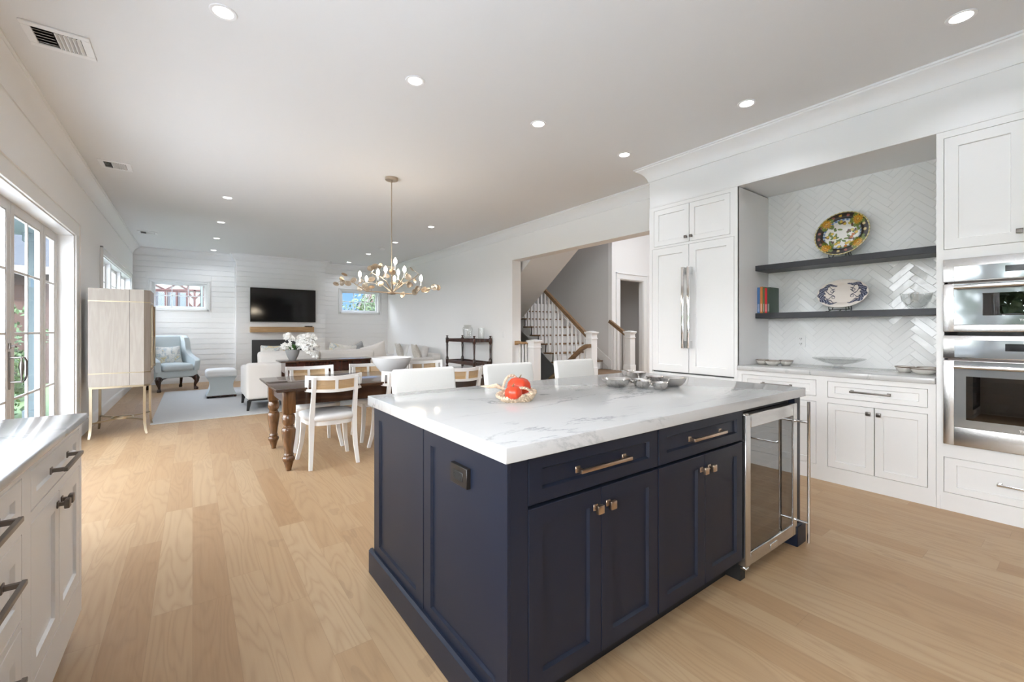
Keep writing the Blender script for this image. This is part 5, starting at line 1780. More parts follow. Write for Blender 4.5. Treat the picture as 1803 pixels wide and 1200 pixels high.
def painted_plate(name, label, cy, cz, x, a, b, rot, tilt, depth, paint, na=120, nr=40, brim=0.68):
    """oval dish leaning back, its glaze pattern painted per vertex"""
    bm = bmesh.new()
    lay = bm.verts.layers.float_color.new('decor')
    rows = []
    T = Matrix.Translation((x, cy, cz)) @ Matrix.Rotation(tilt, 4, 'Y')
    def surf(rr, ang, back):
        q = min(1.0, max(0.0, (rr - brim + 0.12) / 0.26))
        q = q * q * (3 - 2 * q)
        w = depth * (1 - q) + (0.006 if back else 0.0) - 0.006 * max(0, (rr - 0.9) * 10) * (0 if back else 0)
        u, v = rr * a * math.cos(ang), rr * b * math.sin(ang)
        uu, vv = u * math.cos(rot) - v * math.sin(rot), u * math.sin(rot) + v * math.cos(rot)
        # plate local: x = depth away from viewer, y = along the wall (to the left in view), z up
        return T @ Vector((w, -uu, vv)), u, v
    for back in (False, True):
        rr_ = [i / nr for i in range(nr + 1)]
        prev = None
        for i, rr in enumerate(rr_):
            ring = []
            if i == 0:
                p, u, v = surf(0, 0, back)
                vt = bm.verts.new(p); vt[lay] = (*paint(0, 0, 0, 0), 1)
                ring = [vt] * na
            else:
                for k in range(na):
                    ang = 2 * math.pi * k / na
                    p, u, v = surf(rr, ang, back)
                    vt = bm.verts.new(p)
                    vt[lay] = (*(paint(u, v, rr, ang) if not back else (0.6, 0.58, 0.52)), 1)
                    ring.append(vt)
            if prev is not None:
                for k in range(na):
                    k2 = (k + 1) % na
                    vs = []
                    for q in (prev[k], prev[k2], ring[k2], ring[k]):
                        if q not in vs:
                            vs.append(q)
                    if back:
                        vs.reverse()
                    f = bm.faces.new(vs); f.smooth = True
            prev = ring
        if not back:
            front_rim = prev
        else:
            for k in range(na):
                k2 = (k + 1) % na
                f = bm.faces.new((front_rim[k], front_rim[k2], prev[k2], prev[k])); f.smooth = True
    bmesh.ops.recalc_face_normals(bm, faces=bm.faces[:])
    me = bpy.data.meshes.new(name)
    bm.to_mesh(me)
    bm.free()
    me.materials.append(M_PAINTED)
    o = bpy.data.objects.new(name, me)
    COL.objects.link(o)
    return tag(o, label, 'platter')
fl_rng = random.Random(5)
SUNF = [(0.80, 100), (0.80, 192), (0.80, 282), (0.78, 8)]
FRUIT = [(fl_rng.uniform(0.28, 0.62), fl_rng.uniform(0, 360), fl_rng.choice([(0.62, 0.42, 0.04), (0.55, 0.16, 0.03), (0.62, 0.50, 0.10)])) for _ in range(20)]
LEAFS = [(fl_rng.uniform(0.22, 0.72), fl_rng.uniform(0, 360), fl_rng.uniform(0, 180), fl_rng.choice([(0.10, 0.17, 0.02), (0.15, 0.20, 0.03), (0.10, 0.045, 0.02)])) for _ in range(46)]
RIMF = [(0.83, k, fl_rng.choice([(0.50, 0.30, 0.03), (0.13, 0.18, 0.03), (0.30, 0.10, 0.08), (0.55, 0.42, 0.2)])) for k in range(20, 380, 19)]
A1, B1 = 0.212, 0.206
def pol(r, deg):
    return (r * A1 * math.cos(R(deg)), r * B1 * math.sin(R(deg)))
def paint_sun(u, v, rr, ang):
    if rr > 0.95:
        return (0.45, 0.36, 0.12) if int(ang * 40 / math.pi) % 2 else (0.62, 0.56, 0.34)
    for (r_, d_) in SUNF:
        c = pol(r_, d_)
        d = math.hypot(u - c[0], v - c[1])
        th_ = math.atan2(v - c[1], u - c[0])
        if d < 0.010: return (0.60, 0.40, 0.06)
        if d < 0.015: return (0.30, 0.09, 0.01)
        if d < 0.026: return (0.60, 0.30, 0.015)
        if d < 0.030: return (0.38, 0.14, 0.01)
        if d < 0.036 + 0.007 * math.cos(14 * th_): return (0.66, 0.37, 0.02)
        if d < 0.056 + 0.010 * math.cos(5 * th_) and abs(th_ % (math.pi / 2.5) - 0.6) > 0.12: return (0.13, 0.17, 0.025)
    for (r_, d_, col) in FRUIT:
        c = pol(r_, d_)
        d = math.hypot(u - c[0], v - c[1])
        if d < 0.0135: return col if d < 0.011 else (0.25, 0.15, 0.03)
    for (r_, d_, o_, col) in LEAFS:
        c = pol(r_, d_)
        du, dv = u - c[0], v - c[1]
        x_ = du * math.cos(R(o_)) + dv * math.sin(R(o_)); y_ = -du * math.sin(R(o_)) + dv * math.cos(R(o_))
        if (x_ / 0.020) ** 2 + (y_ / 0.009) ** 2 < 1: return col
    if rr < 0.63:
        return (0.74, 0.72, 0.66)
    if rr < 0.69:
        return (0.10, 0.19, 0.38) if math.sin(ang * 30) > -0.3 else (0.5, 0.56, 0.6)
    for (r_, d_, col) in RIMF:
        c = pol(r_, d_)
        if math.hypot(u - c[0], v - c[1]) < 0.012: return col
    return (0.016, 0.010, 0.008)
painted_plate('decorative_platter', 'oval platter painted with yellow sunflowers on a dark rim, on the upper shelf', 1.382, 2.140, 4.762, A1, B1, R(38), R(14), 0.030, paint_sun, 200, 80)
A2, B2 = 0.194, 0.133
def paint_blue(u, v, rr, ang):
    base = (0.73, 0.67, 0.61)
    x_, y_ = u / A2, v / B2
    navy, mid = (0.016, 0.022, 0.060), (0.30, 0.32, 0.40)
    for s in (-1, 1):
        if s * x_ < 0.2:
            continue
        X_ = s * x_
        # curved body hugging the end of the dish, thick in the middle, tail curling in
        th_ = math.atan2(y_, X_ - 0.35)
        r2 = math.hypot(X_ - 0.35, y_ * 0.72)
        wob = 0.035 * math.sin(9 * th_ + s)
        w = 0.13 * math.cos(th_ * 0.78) if abs(th_) < 1.9 else 0
        if w > 0 and abs(r2 - 0.47 + wob) < w:
            q = (r2 - 0.47 + wob) / w
            return mid if (math.sin(26 * th_ + 6 * q) > 0.55 and abs(q) < 0.75) else navy
        # whiskers and tentacles reaching inwards
        for k in range(4):
            y0 = -0.52 + 0.34 * k
            yy = y0 + 0.13 * math.sin(16 * X_ + 1.7 * k)
            if 0.30 < X_ < 0.66 and abs(y_ - yy) < 0.030 + 0.05 * max(0, X_ - 0.45):
                return navy
        for k in range(2):
            cx, cy2 = 0.36 + 0.06 * k, -0.20 + 0.46 * k
            d2 = math.hypot(X_ - cx, (y_ - cy2) * 0.70)
            if abs(d2 - 0.055) < 0.012:
                return navy
    return base
painted_plate('decorative_platter', 'oval white platter with a dark blue creature at each end, on the lower shelf', 1.372, 1.589, 4.745, A2, B2, R(3), R(14), 0.022, paint_blue, 200, 70)

mb = MB()
mb.lathe([(0.0, 0.0), (0.035, 0.0), (0.042, 0.004), (0.062, 0.03), (0.086, 0.075), (0.098, 0.125), (0.100, 0.130), (0.096, 0.130), (0.080, 0.075), (0.055, 0.03), (0.03, 0.012), (0.0, 0.010)], (4.70, 0.862, ZS2), 40, wob=lambda a, r, z: 1 + 0.035 * math.cos(10 * a + z * 25))
tag(mb.build('glass_bowl', M_CRYSTAL, ang=60), 'clear swirled glass bowl at the right end of the lower shelf', 'bowl')
mb = MB()
mb.lathe([(0.0, 0.0), (0.045, 0.0), (0.047, 0.006), (0.035, 0.018), (0.03, 0.028), (0.05, 0.034), (0.12, 0.052), (0.185, 0.078), (0.197, 0.088), (0.190, 0.090), (0.12, 0.060), (0.05, 0.040), (0.0, 0.037)], (4.66, 1.372, 0.914), 40, 0.95, 1.0, wob=lambda a, r, z: 1 + (0.015 * math.cos(18 * a) if r > 0.1 else 0))
tag(mb.build('pedestal_dish', M_CRYSTAL, ang=60), 'wide clear glass dish on a short foot, on the niche worktop', 'dish')
def oyster_dish(label, lobes):
    c = lobes[0]
    t = thing('oyster_dish', label, 'dish', (c[0], c[1], 0.914), 0, 'oyster shell dishes on the niche worktop')
    for (x, y, rx, ry, rot) in lobes:
        w = random.uniform(0, 6)
        mb = MB()
        mb.lathe([(0.0, 0.0), (0.55, 0.0), (0.85, 0.018), (1.0, 0.042), (0.97, 0.044), (0.8, 0.026), (0.5, 0.014), (0.0, 0.012)], (x, y, 0.9142), 30, rx, ry, rot, wob=lambda a, r, z: 1 + 0.05 * math.sin(3 * a + w) + 0.03 * math.sin(7 * a))
        lb = mb.build('shell', M_SHELLC, t, ang=60)
        mb = MB()
        pts = []
        for k in range(30):
            a = 2 * math.pi * k / 30
            f = (1 + 0.05 * math.sin(3 * a + w) + 0.03 * math.sin(7 * a)) * 1.0
            px, py = f * rx * math.cos(a), f * ry * math.sin(a)
            pts.append((x + px * math.cos(rot) - py * math.sin(rot), y + px * math.sin(rot) + py * math.cos(rot), 0.9142 + 0.042))
        mb.tube(pts, 0.0035, 6, closed=True)
        mb.build('rim', M_SHELLE, lb)
oyster_dish('triple oyster shell dish at the left end of the niche worktop', [(4.59, 1.985, 0.085, 0.056, 0.2), (4.555, 1.875, 0.085, 0.058, -0.3), (4.66, 1.800, 0.08, 0.058, 0.5)])
oyster_dish('triple oyster shell dish at the right end of the niche worktop', [(4.66, 0.925, 0.085, 0.060, 0.4), (4.545, 0.785, 0.085, 0.078, 0.1), (4.72, 0.795, 0.08, 0.065, -0.2)])

# ================================================================== FIREPLACE WALL
fp = thing('fireplace', 'black linear fireplace with glowing flames below the oak mantel', 'fireplace', (1.9, 12.45, 0.3))
mb = MB()
frame_holes = [(1.385, 2.415, 0.405, 0.79)]
wall_panels(mb, 'y', 12.425, 12.452, FP[0], FP[1], FP[2], FP[3], frame_holes)
mb.build('surround', M_CHAR, fp)
mb = MB()
mb.box(1.375, 2.425, 12.70, 12.745, 0.405, 0.795)
mb.box(1.375, 1.385, 12.452, 12.70, 0.405, 0.795)
mb.box(2.415, 2.425, 12.452, 12.70, 0.405, 0.795)
mb.box(1.375, 2.425, 12.452, 12.70, 0.401, 0.41)
mb.box(1.375, 2.425, 12.452, 12.70, 0.785, 0.799)
mb.build('firebox', M_MATBLK, fp)
fr_ = random.Random(2)
for k in range(9):
    x = 1.46 + k * 0.11
    h = fr_.uniform(0.16, 0.27)
    mb = MB(); mb.lathe([(0.0, 0.0), (0.030, 0.02), (0.040, 0.06), (0.025, h * 0.6), (0.010, h * 0.85), (0.0, h)], (x, 12.58 + fr_.uniform(-0.04, 0.04), 0.43), 10, 1, 0.5); mb.build('flame', M_FIRE, fp)
mb = MB()
for k in range(26):
    x = 1.41 + k * 0.039
    mb.cushion(x - 0.03, x + 0.03, 12.52 + fr_.uniform(0, 0.06), 12.60 + fr_.uniform(0, 0.06), 0.41, 0.455, 0.02, n=2)
e_ = mb.build('ember_bed', M_CHAR, fp); e_['kind'] = 'stuff'

mb = MB(); mb.box(1.135, 2.572, 12.235, 12.45, 1.190, 1.327, 0.004, 2)
tag(mb.build('mantel_shelf', M_OAK), 'thick natural oak mantel beam under the television', 'mantel')
mb = MB(); mb.box(2.36, 2.54, 12.26, 12.38, 1.327, 1.352, 0.004)
tag(mb.build('cable_box', M_BLACK), 'flat black media box lying on the oak mantel', 'media box')
tv = thing('television', 'large flat black television on the shiplap chimney breast', 'television', (1.89, 12.42, 1.45))
mb = MB(); mb.box(1.140, 2.640, 12.385, 12.425, 1.450, 2.300, 0.004, 2); mb.box(1.6, 2.2, 12.425, 12.45, 1.65, 2.1); mb.build('casing', M_MATBLK, tv)
mb = MB(); mb.box(1.150, 2.630, 12.3835, 12.387, 1.468, 2.290); mb.build('screen', M_BLACK, tv)

# switches
def wall_plate(label, box, toggles, F):
    t = thing('light_switch', label, 'light switch', F((box[0] + box[1]) / 2, (box[2] + box[3]) / 2, 0))
    mb = MB(); fbox(mb, F, *box, 0.0, 0.006, 0.002); mb.build('plate', M_PLASTIC, t)
    n = toggles
    w = (box[1] - box[0]) / n
    for i in range(n):
        c = box[0] + w * (i + 0.5)
        mb = MB(); fbox(mb, F, c - 0.016, c + 0.016, (box[2] + box[3]) / 2 - 0.033, (box[2] + box[3]) / 2 + 0.033, 0.005, 0.0095, 0.002); mb.build('rocker', M_TRIM, t)
wall_plate('white light switch on the wall between serving stand and hall opening', (6.65, 6.725, 1.108, 1.222), 1, FX(XR, -1))
wall_plate('white double light switch between the patio doors and the bar cabinet', (7.07, 7.20, 1.075, 1.192), 2, FLW)

# ================================================================== CEILING
lg = 'recessed ceiling lights'
def make_light():
    t = thing('recessed_light', '', 'ceiling light', (0, 0, ZC), 0, lg)
    mb = MB()
    mb.lathe([(0.050, -0.002), (0.058, -0.006), (0.068, -0.005), (0.070, 0.0), (0.050, 0.0)], (0, 0, 0), 32)
    mb.build('trim_ring', M_TRIM, t, False)
    mb = MB(); mb.lathe([(0.0, -0.0035), (0.051, -0.0035), (0.051, 0.0)], (0, 0, 0), 28); mb.build('lens', M_LENS, t, False)
    ld = bpy.data.lights.new('lamp', 'AREA')
    ld.shape = 'DISK'
    ld.size = 0.10
    ld.energy = LAMP_W
    ld.color = LAMP_COL
    ld.spread = R(130)
    lo = bpy.data.objects.new('lamp', ld)
    COL.objects.link(lo)
    lo.parent = t
    lo.location = (0, 0, -0.012)
    return t
l0 = make_light()
spots = [((0.143, 3.01), 'large recessed ceiling light at the top left, right of the square air vent'),
    ((1.324, 2.995), 'recessed ceiling light straight above the red gourds, second in the kitchen row'),
    ((2.490, 2.967), 'third recessed ceiling light in the kitchen row, between the chandelier and the fridge'),
    ((3.657, 2.950), 'recessed ceiling light nearest the fridge corner of the crown moulding'),
    ((3.630, 1.690), 'recessed ceiling light in front of the tiled niche'),
    ((3.640, 0.470), 'recessed ceiling light in the top right corner, above the ovens'),
    ((0.392, 7.21), 'nearest of the four recessed lights in the row left of the chandelier'),
    ((0.392, 8.93), 'second of the four recessed lights in the row left of the chandelier'),
    ((0.390, 10.55), 'third of the four recessed lights in the row left of the chandelier'),
    ((0.390, 12.17), 'farthest recessed light in the row left of the chandelier'),
    ((3.440, 7.09), 'nearest recessed light in the row right of the chandelier stem'),
    ((3.445, 8.81), 'recessed light just right of the chandelier stem'),
    ((3.450, 10.55), 'recessed light just left of the chandelier stem, behind the smoke detector'),
    ((3.445, 12.17), 'farthest recessed light in the row right of the chandelier, near the back wall')]
for i, ((x, y), lab) in enumerate(spots):
    o = l0 if i == 0 else copy_tree(l0)
    o.location = (x, y, ZC)
    o['label'] = lab
hl = copy_tree(l0, (6.9, 3.6, 5.4), None, 'added unseen lamp brightening the stair hall from its high ceiling')  # no known fitting here, added to light the stairs
copy_tree(l0, (7.9, 7.2, 2.7), None, 'added unseen lamp brightening the small room behind the hall door')  # added so the doorway does not look black

for o_ in (hl,):
    for c_ in kids(o_):
        if c_.type == 'LIGHT':
            c_.data = c_.data.copy()
            c_.data.energy = 75

def vent(label, x0, x1, y0, y1):
    t = thing('ceiling_vent', label, 'air vent', ((x0 + x1) / 2, (y0 + y1) / 2, ZC), 0, 'white ceiling air vents')
    cx_, cy2 = (x0 + x1) / 2, (y0 + y1) / 2
    mb = MB()
    w = 0.045
    for (a, b, c, d) in ((x0, x1, y0, y0 + w), (x0, x1, y1 - w, y1), (x0, x0 + w, y0 + w, y1 - w), (x1 - w, x1, y0 + w, y1 - w)):
        mb.box(a, b, c, d, ZC - 0.010, ZC + 0.001, 0.003)
    mb.build('frame', M_TRIM, t)
    mb = MB(); mb.box(x0 + w, x1 - w, y0 + w, y1 - w, ZC - 0.0015, ZC - 0.0005); mb.build('duct_dark_sheet', M_MATBLK, t)  # black sheet stands for the shade inside the duct
    ix0, ix1, iy0, iy1 = x0 + w, x1 - w, y0 + w, y1 - w
    for k in range(6):      # louvres running away from the camera, throwing to the right
        x = ix1 - 0.012 - k * 0.020
        mb = MB(); mb.hexa([(x - 0.008, iy0, ZC - 0.014), (x - 0.005, iy0, ZC - 0.014), (x - 0.005, iy1, ZC - 0.014), (x - 0.008, iy1, ZC - 0.014), (x + 0.005, iy0, ZC - 0.002), (x + 0.008, iy0, ZC - 0.002), (x + 0.008, iy1, ZC - 0.002), (x + 0.005, iy1, ZC - 0.002)]); mb.build('louvre', M_TRIM, t)
    for k in range(5):      # short louvres across
        y = iy0 + 0.012 + k * (iy1 - iy0 - 0.02) / 5
        mb = MB(); mb.hexa([(ix0, y, ZC - 0.014), (ix1 - 0.13, y, ZC - 0.014), (ix1 - 0.13, y + 0.003, ZC - 0.014), (ix0, y + 0.003, ZC - 0.014), (ix0, y + 0.022, ZC - 0.002), (ix1 - 0.13, y + 0.022, ZC - 0.002), (ix1 - 0.13, y + 0.025, ZC - 0.002), (ix0, y + 0.025, ZC - 0.002)]); mb.build('louvre', M_TRIM, t)
vent('large white ceiling air vent at the top left of the photo', -0.835, -0.525, 3.78, 4.07)
vent('white ceiling air vent above the patio doors, middle one of three', -0.83, -0.555, 6.38, 6.68)
vent('white ceiling air vent farthest back, above the left windows', -0.83, -0.54, 10.55, 10.85)
mb = MB(); mb.lathe([(0.0, -0.035), (0.05, -0.034), (0.065, -0.025), (0.068, 0.0)], (3.455, 9.634, ZC), 28)
tag(mb.build('smoke_detector', M_PLASTIC), 'small round white smoke detector on the ceiling left of the chandelier stem', 'smoke detector')

# ---- chandelier of metal leaves
CHX, CHY = 1.945, 5.09
ch = thing('chandelier', 'branching chandelier with champagne coloured round leaves and glowing candle bulbs above the dining table', 'chandelier', (CHX, CHY, ZC))
mb = MB(); mb.lathe([(0.0, -0.032), (0.07, -0.032), (0.076, -0.026), (0.076, 0.0)], (CHX, CHY, ZC), 32); mb.lathe([(0.0, -0.06), (0.010, -0.058), (0.012, -0.032)], (CHX, CHY, ZC), 12); mb.build('canopy', M_GOLD, ch)
mb = MB(); mb.tube([(CHX, CHY, ZC - 0.03), (CHX, CHY, 1.70)], 0.0065, 10); mb.build('stem', M_GOLD, ch)
mb = MB(); mb.lathe([(0.0, -0.018), (0.045, -0.012), (0.05, 0.0), (0.02, 0.014), (0.0, 0.02)], (CHX, CHY, 1.70), 20); mb.build('hub', M_GOLDD, ch)
ARMS = {'a': [(0.009, -0.007, 1.705), (-0.149, 0.135, 1.719), (-0.233, 0.222, 1.725), (-0.305, 0.3, 1.788), (-0.368, 0.372, 1.855), (-0.451, 0.458, 1.865)], 'b': [(0.009, -0.007, 1.705), (0.132, -0.128, 1.691), (0.213, -0.217, 1.689), (0.25, -0.275, 1.739), (0.307, -0.347, 1.733), (0.366, -0.42, 1.758)], 'c': [(0.009, -0.007, 1.705), (-0.093, -0.072, 1.829), (-0.202, -0.133, 1.878), (-0.308, -0.195, 1.902)], 'd': [(0.009, -0.007, 1.705), (0.149, 0.014, 1.82), (0.309, 0.02, 1.914), (0.391, 0.084, 1.973)], 'e': [(0.009, -0.007, 1.705), (-0.024, 0.205, 1.805), (-0.053, 0.413, 1.85), (-0.1, 0.634, 1.883)], 'f': [(0.009, -0.007, 1.705), (-0.062, -0.161, 1.87), (-0.112, -0.332, 1.933), (-0.156, -0.506, 1.961)], 'g': [(0.009, -0.007, 1.705), (0.111, 0.134, 1.795), (0.211, 0.275, 1.872), (0.37, 0.373, 1.855)], 'h': [(0.009, -0.007, 1.705), (0.033, -0.128, 1.769), (0.051, -0.245, 1.87), (0.055, -0.352, 1.914)]}
LEAVES = {'a': [(-0.434, 0.446, 1.939), (-0.464, 0.468, 1.884), (-0.517, 0.507, 1.823), (-0.454, 0.46, 1.837), (-0.401, 0.407, 1.827), (-0.348, 0.357, 1.866), (-0.223, 0.228, 1.758), (-0.291, 0.295, 1.76), (-0.18, 0.186, 1.778), (-0.244, 0.25, 1.799)], 'b': [(0.278, -0.317, 1.736), (0.306, -0.349, 1.725), (0.363, -0.417, 1.762), (0.398, -0.443, 1.758), (0.2, -0.226, 1.709), (0.222, -0.253, 1.747), (0.098, -0.11, 1.679)], 'c': [(-0.292, -0.149, 1.836), (-0.308, -0.195, 1.91), (-0.317, -0.189, 1.955), (-0.125, -0.17, 1.884)], 'd': [(0.312, 0.12, 2.03), (0.328, 0.054, 1.881), (0.236, 0.035, 1.819)], 'e': [(-0.045, 0.398, 1.849), (-0.024, 0.313, 1.839), (-0.156, 0.676, 1.896)], 'f': [(-0.338, -0.372, 1.95), (-0.285, -0.411, 1.958), (-0.136, -0.375, 1.908)], 'g': [(0.219, 0.273, 1.851), (0.123, 0.265, 1.853), (0.399, 0.352, 1.864)], 'h': [(0.069, -0.327, 1.871)]}
BULBS = {'a': (-0.288, 0.303, 1.932), 'b': (0.249, -0.296, 1.864), 'c': (-0.233, -0.189, 1.909), 'd': (0.138, 0.137, 1.972), 'e': (-0.1, 0.634, 1.922), 'f': (-0.153, -0.509, 2.001), 'g': (0.182, 0.373, 1.918), 'h': (0.027, -0.331, 1.945), 'c2': (-0.16, -0.232, 1.944)}
cr = random.Random(9)
def cw(p):
    return Vector((CHX + p[0], CHY + p[1], p[2]))
for k, pts in ARMS.items():
    P = [cw(p) for p in pts]
    mb = MB(); mb.tube(P, [0.0075 - 0.0035 * i / (len(P) - 1) for i in range(len(P))], 8)
    def nearest(q):
        best = None
        for a, b in zip(P[:-1], P[1:]):
            t_ = max(0, min(1, (q - a).dot(b - a) / (b - a).length_squared))
            c = a.lerp(b, t_)
            if best is None or (q - c).length < (q - best).length:
                best = c
        return best
    lv_ = [cw(p) for p in LEAVES[k]]
    for q in lv_:
        n_ = nearest(q)
        mb.tube([n_, n_.lerp(q, 0.5) + Vector((0, 0, 0.008)), q], 0.0022, 6)
    bl = [cw(v) for kk, v in BULBS.items() if kk[0] == k]
    for q in bl:
        base = q - Vector((0, 0, 0.085))
        n_ = nearest(base)
        mb.tube([n_, n_.lerp(base, 0.6) - Vector((0, 0, 0.006)), base], 0.0035, 6)
    arm = mb.build('branch', M_GOLDD if k in 'ab' else M_GOLD, ch)
    for q in lv_:
        r_ = cr.uniform(0.036, 0.044)
        mb = MB(); mb.lathe([(0.0, -0.006), (r_ * 0.6, -0.003), (r_, 0.002), (r_ * 0.98, 0.0035), (r_ * 0.6, -0.001), (0.0, -0.004)], (0, 0, 0), 20, 1.0, cr.uniform(0.78, 0.95))
        el_ = Matrix.Rotation(R(cr.gauss(-36, 45)), 4, 'Z') @ Matrix.Rotation(R(cr.uniform(40, 100)), 4, 'X') @ Matrix.Rotation(cr.uniform(0, 6.28), 4, 'Z')
        bmesh.ops.transform(mb.bm, matrix=Matrix.Translation(q) @ el_, verts=mb.bm.verts[:])
        mb.build('leaf', cr.choice([M_GOLD, M_GOLD, M_GOLDD]), arm)
    for q in bl:
        mb = MB(); mb.lathe([(0.0, -0.088), (0.016, -0.086), (0.017, -0.078), (0.009, -0.076), (0.009, -0.028), (0.0, -0.026)], q, 12); mb.build('candle', M_CHWHITE, arm)
        mb = MB(); mb.lathe([(0.007, -0.028), (0.016, -0.012), (0.0195, 0.006), (0.016, 0.026), (0.007, 0.042), (0.0, 0.050)], q, 14); mb.build('bulb', M_BULB, arm)
pd_ = bpy.data.lights.new('lamp', 'POINT')
pd_.energy = 9
pd_.color = (1.0, 0.84, 0.64)
pd_.shadow_soft_size = 0.12
po = bpy.data.objects.new('lamp', pd_)
COL.objects.link(po)
po.parent = ch
po.location = (0, 0, 1.99 - ZC)

# ================================================================== OUTSIDE
M_GRASS = mat('lawn', (0.05, 0.085, 0.025), 0.95, var=0.4, bscale=3)
M_STUCCO = mat('white_stucco', (0.26, 0.26, 0.255), 0.9)
M_TIMBER = mat('red_brown_timber', (0.035, 0.010, 0.010), 0.7)
M_PALEWIN = mat('pale_leaded_pane', (0.13, 0.16, 0.18), 0.2)
M_DKWIN = mat('dark_window_pane', (0.014, 0.02, 0.03), 0.3)
M_TEAL = mat('pale_teal_paint', (0.075, 0.105, 0.115), 0.6)
M_ROOF = mat('grey_roof_slates', (0.014, 0.018, 0.024), 0.9, var=0.3, bscale=12)
M_BRICK = mat('weathered_brick', (0.032, 0.016, 0.013), 0.9, var=0.4, bscale=18)
M_PORCH = mat('porch_decking', (0.25, 0.26, 0.26), 0.8)
mb = MB(); mb.box(-40, 60, -30, 70, -0.40, -0.30)
struct(mb.build('ground', M_GRASS))
mb = MB(); mb.box(-3.4, -1.255, 5.2, 9.2, -0.30, -0.06)
struct(mb.build('floor_porch', M_PORCH))
mb = MB(); mb.box(-3.4, -1.255, 5.2, 9.2, 2.62, 2.78)
struct(mb.build('ceiling_porch', M_TEAL))
for (x0, x1, y0, y1, lab) in ((-1.90, -1.775, 8.95, 9.075, 'pale teal porch post seen through the right lights of the patio door'), (-3.35, -3.22, 9.0, 9.13, 'pale teal porch post at the outer corner of the porch')):
    mb = MB()
    mb.box(x0, x1, y0, y1, -0.06, 2.62, 0.004); mb.box(x0 - 0.02, x1 + 0.02, y0 - 0.02, y1 + 0.02, -0.06, 0.12, 0.004); mb.box(x0 - 0.02, x1 + 0.02, y0 - 0.02, y1 + 0.02, 2.50, 2.62, 0.004)
    tag(mb.build('porch_post', M_TEAL), lab, 'post')
M_BOUNCE = mat('pale_bounce_ground', (0.66, 0.66, 0.64), 0.85, var=0.06, bscale=4)  # added pale ground that reflects daylight up to the ceiling
mb = MB(); mb.box(-10, -1.26, -8, 5.2, -0.30, -0.08); mb.box(-10, -3.4, 5.2, 9.4, -0.30, -0.08)
struct(mb.build('floor_bounce', M_BOUNCE))
# half-timbered neighbour seen through the left high window
nb = thing('timbered_house', 'white half-timbered house with leaded windows seen through the left high window', 'house', (-0.2, 22, -0.3))
mb = MB(); mb.box(-2.5, 2.0, 22.0, 26, -0.3, 3.9); mb.build('wall', M_STUCCO, nb)
mb = MB(); mb.prism([(-2.6, 3.8), (2.4, 3.8), (-0.1, 7.0)], 'y', 21.7, 26.3); mb.build('roof', M_ROOF, nb)
def X2(x): return -1.2 + (x - 527) / 353 * 1.6
def Z2(y): return 3.06 - (y - 160) / 155 * 0.9
def beam(p, q, w=0.055):
    a, b = Vector((X2(p[0]), 0, Z2(p[1]))), Vector((X2(q[0]), 0, Z2(q[1])))
    mb = MB(); mb.tube([(a.x, 21.97, a.z), (b.x, 21.97, b.z)], [(w, w)] * 2, sq=True); mb.build('timber', M_TIMBER, nb)
for p, q, w in (((480, 200), (900, 192), 0.035), ((527, 165), (600, 196), 0.022), ((600, 196), (690, 150), 0.022), ((690, 155), (760, 192), 0.022), ((760, 160), (760, 400), 0.04), ((807, 192), (807, 400), 0.035), ((765, 215), (807, 255), 0.025), ((850, 215), (807, 255), 0.025),
                ((765, 285), (807, 325), 0.025), ((850, 285), (807, 325), 0.025), ((868, 150), (868, 400), 0.03), ((527, 200), (527, 400), 0.03)):
    beam(p, q, w)
for (a, b) in ((532, 606), (612, 682), (684, 756)):
    mb = MB()
    mb.box(X2(a), X2(b), 21.95, 22.0, Z2(330), Z2(205), 0.01)
    f_ = mb.build('window', M_TIMBER, nb)
    m_ = a + (b - a) * 0.25
    mb = MB(); mb.box(X2(m_), X2(b - 12), 21.94, 21.951, Z2(322), Z2(214)); mb.build('pane', M_PALEWIN, f_)
    mb = MB(); mb.box(X2(a + 4), X2(m_ - 2), 21.94, 21.951, Z2(322), Z2(214)); mb.build('shutter', M_DKWIN, f_)
    mb = MB()
    x0, x1, z0, z1 = X2(m_), X2(b - 12), Z2(322), Z2(214)
    n_ = 3
    sx_ = (x1 - x0) / n_
    k = -8
    while k < 12:
        for sgn in (-1, 1):
            # diagonal lead lines clipped to the pane
            pts = []
            for i in range(25):
                xx = x0 + (x1 - x0) * i / 24
                zz = z0 + k * sx_ * 1.3 + sgn * (xx - x0) * 1.3
                if z0 <= zz <= z1:
                    pts.append((xx, 21.936, zz))
            if len(pts) > 1:
                mb.tube([pts[0], pts[-1]], 0.006, 4)
        k += 1
    mb.build('leading', M_DKWIN, f_)
mb = MB(); mb.tube([(X2(858), 21.93, -0.3), (X2(858), 21.93, 3.7)], 0.04, 8); mb.build('downpipe', M_TEAL, nb)
tw = thing('timbered_gable', 'white half-timbered gable with dark peaked roof seen through the right high window', 'house', (10.1, 30, -0.3))
mb = MB(); mb.box(9.6, 10.6, 30, 31.5, -0.3, 2.75); mb.build('wall', M_STUCCO, tw)
mb = MB(); mb.prism([(9.45, 2.7), (10.75, 2.7), (10.02, 3.85)], 'y', 29.8, 31.6); mb.build('roof', M_TIMBER, tw)
for (a, b) in (((9.65, 0.0), (9.65, 2.7)), ((10.1, 0), (10.1, 2.7)), ((10.55, 0), (10.55, 2.7)), ((9.65, 2.1), (10.55, 2.1)), ((9.65, 2.1), (10.1, 2.65)), ((10.55, 2.1), (10.1, 2.65))):
    mb = MB(); mb.tube([(a[0], 29.97, a[1]), (b[0], 29.97, b[1])], [(0.04, 0.04)] * 2, sq=True); mb.build('timber', M_TIMBER, tw)
bh = thing('brick_house', 'brick house with grey slate roof beyond the patio doors', 'house', (-6.5, 18, -0.3))
mb = MB(); mb.box(-13, -3.0, 18, 21.6, -0.3, 3.1); mb.build('wall', M_BRICK, bh)
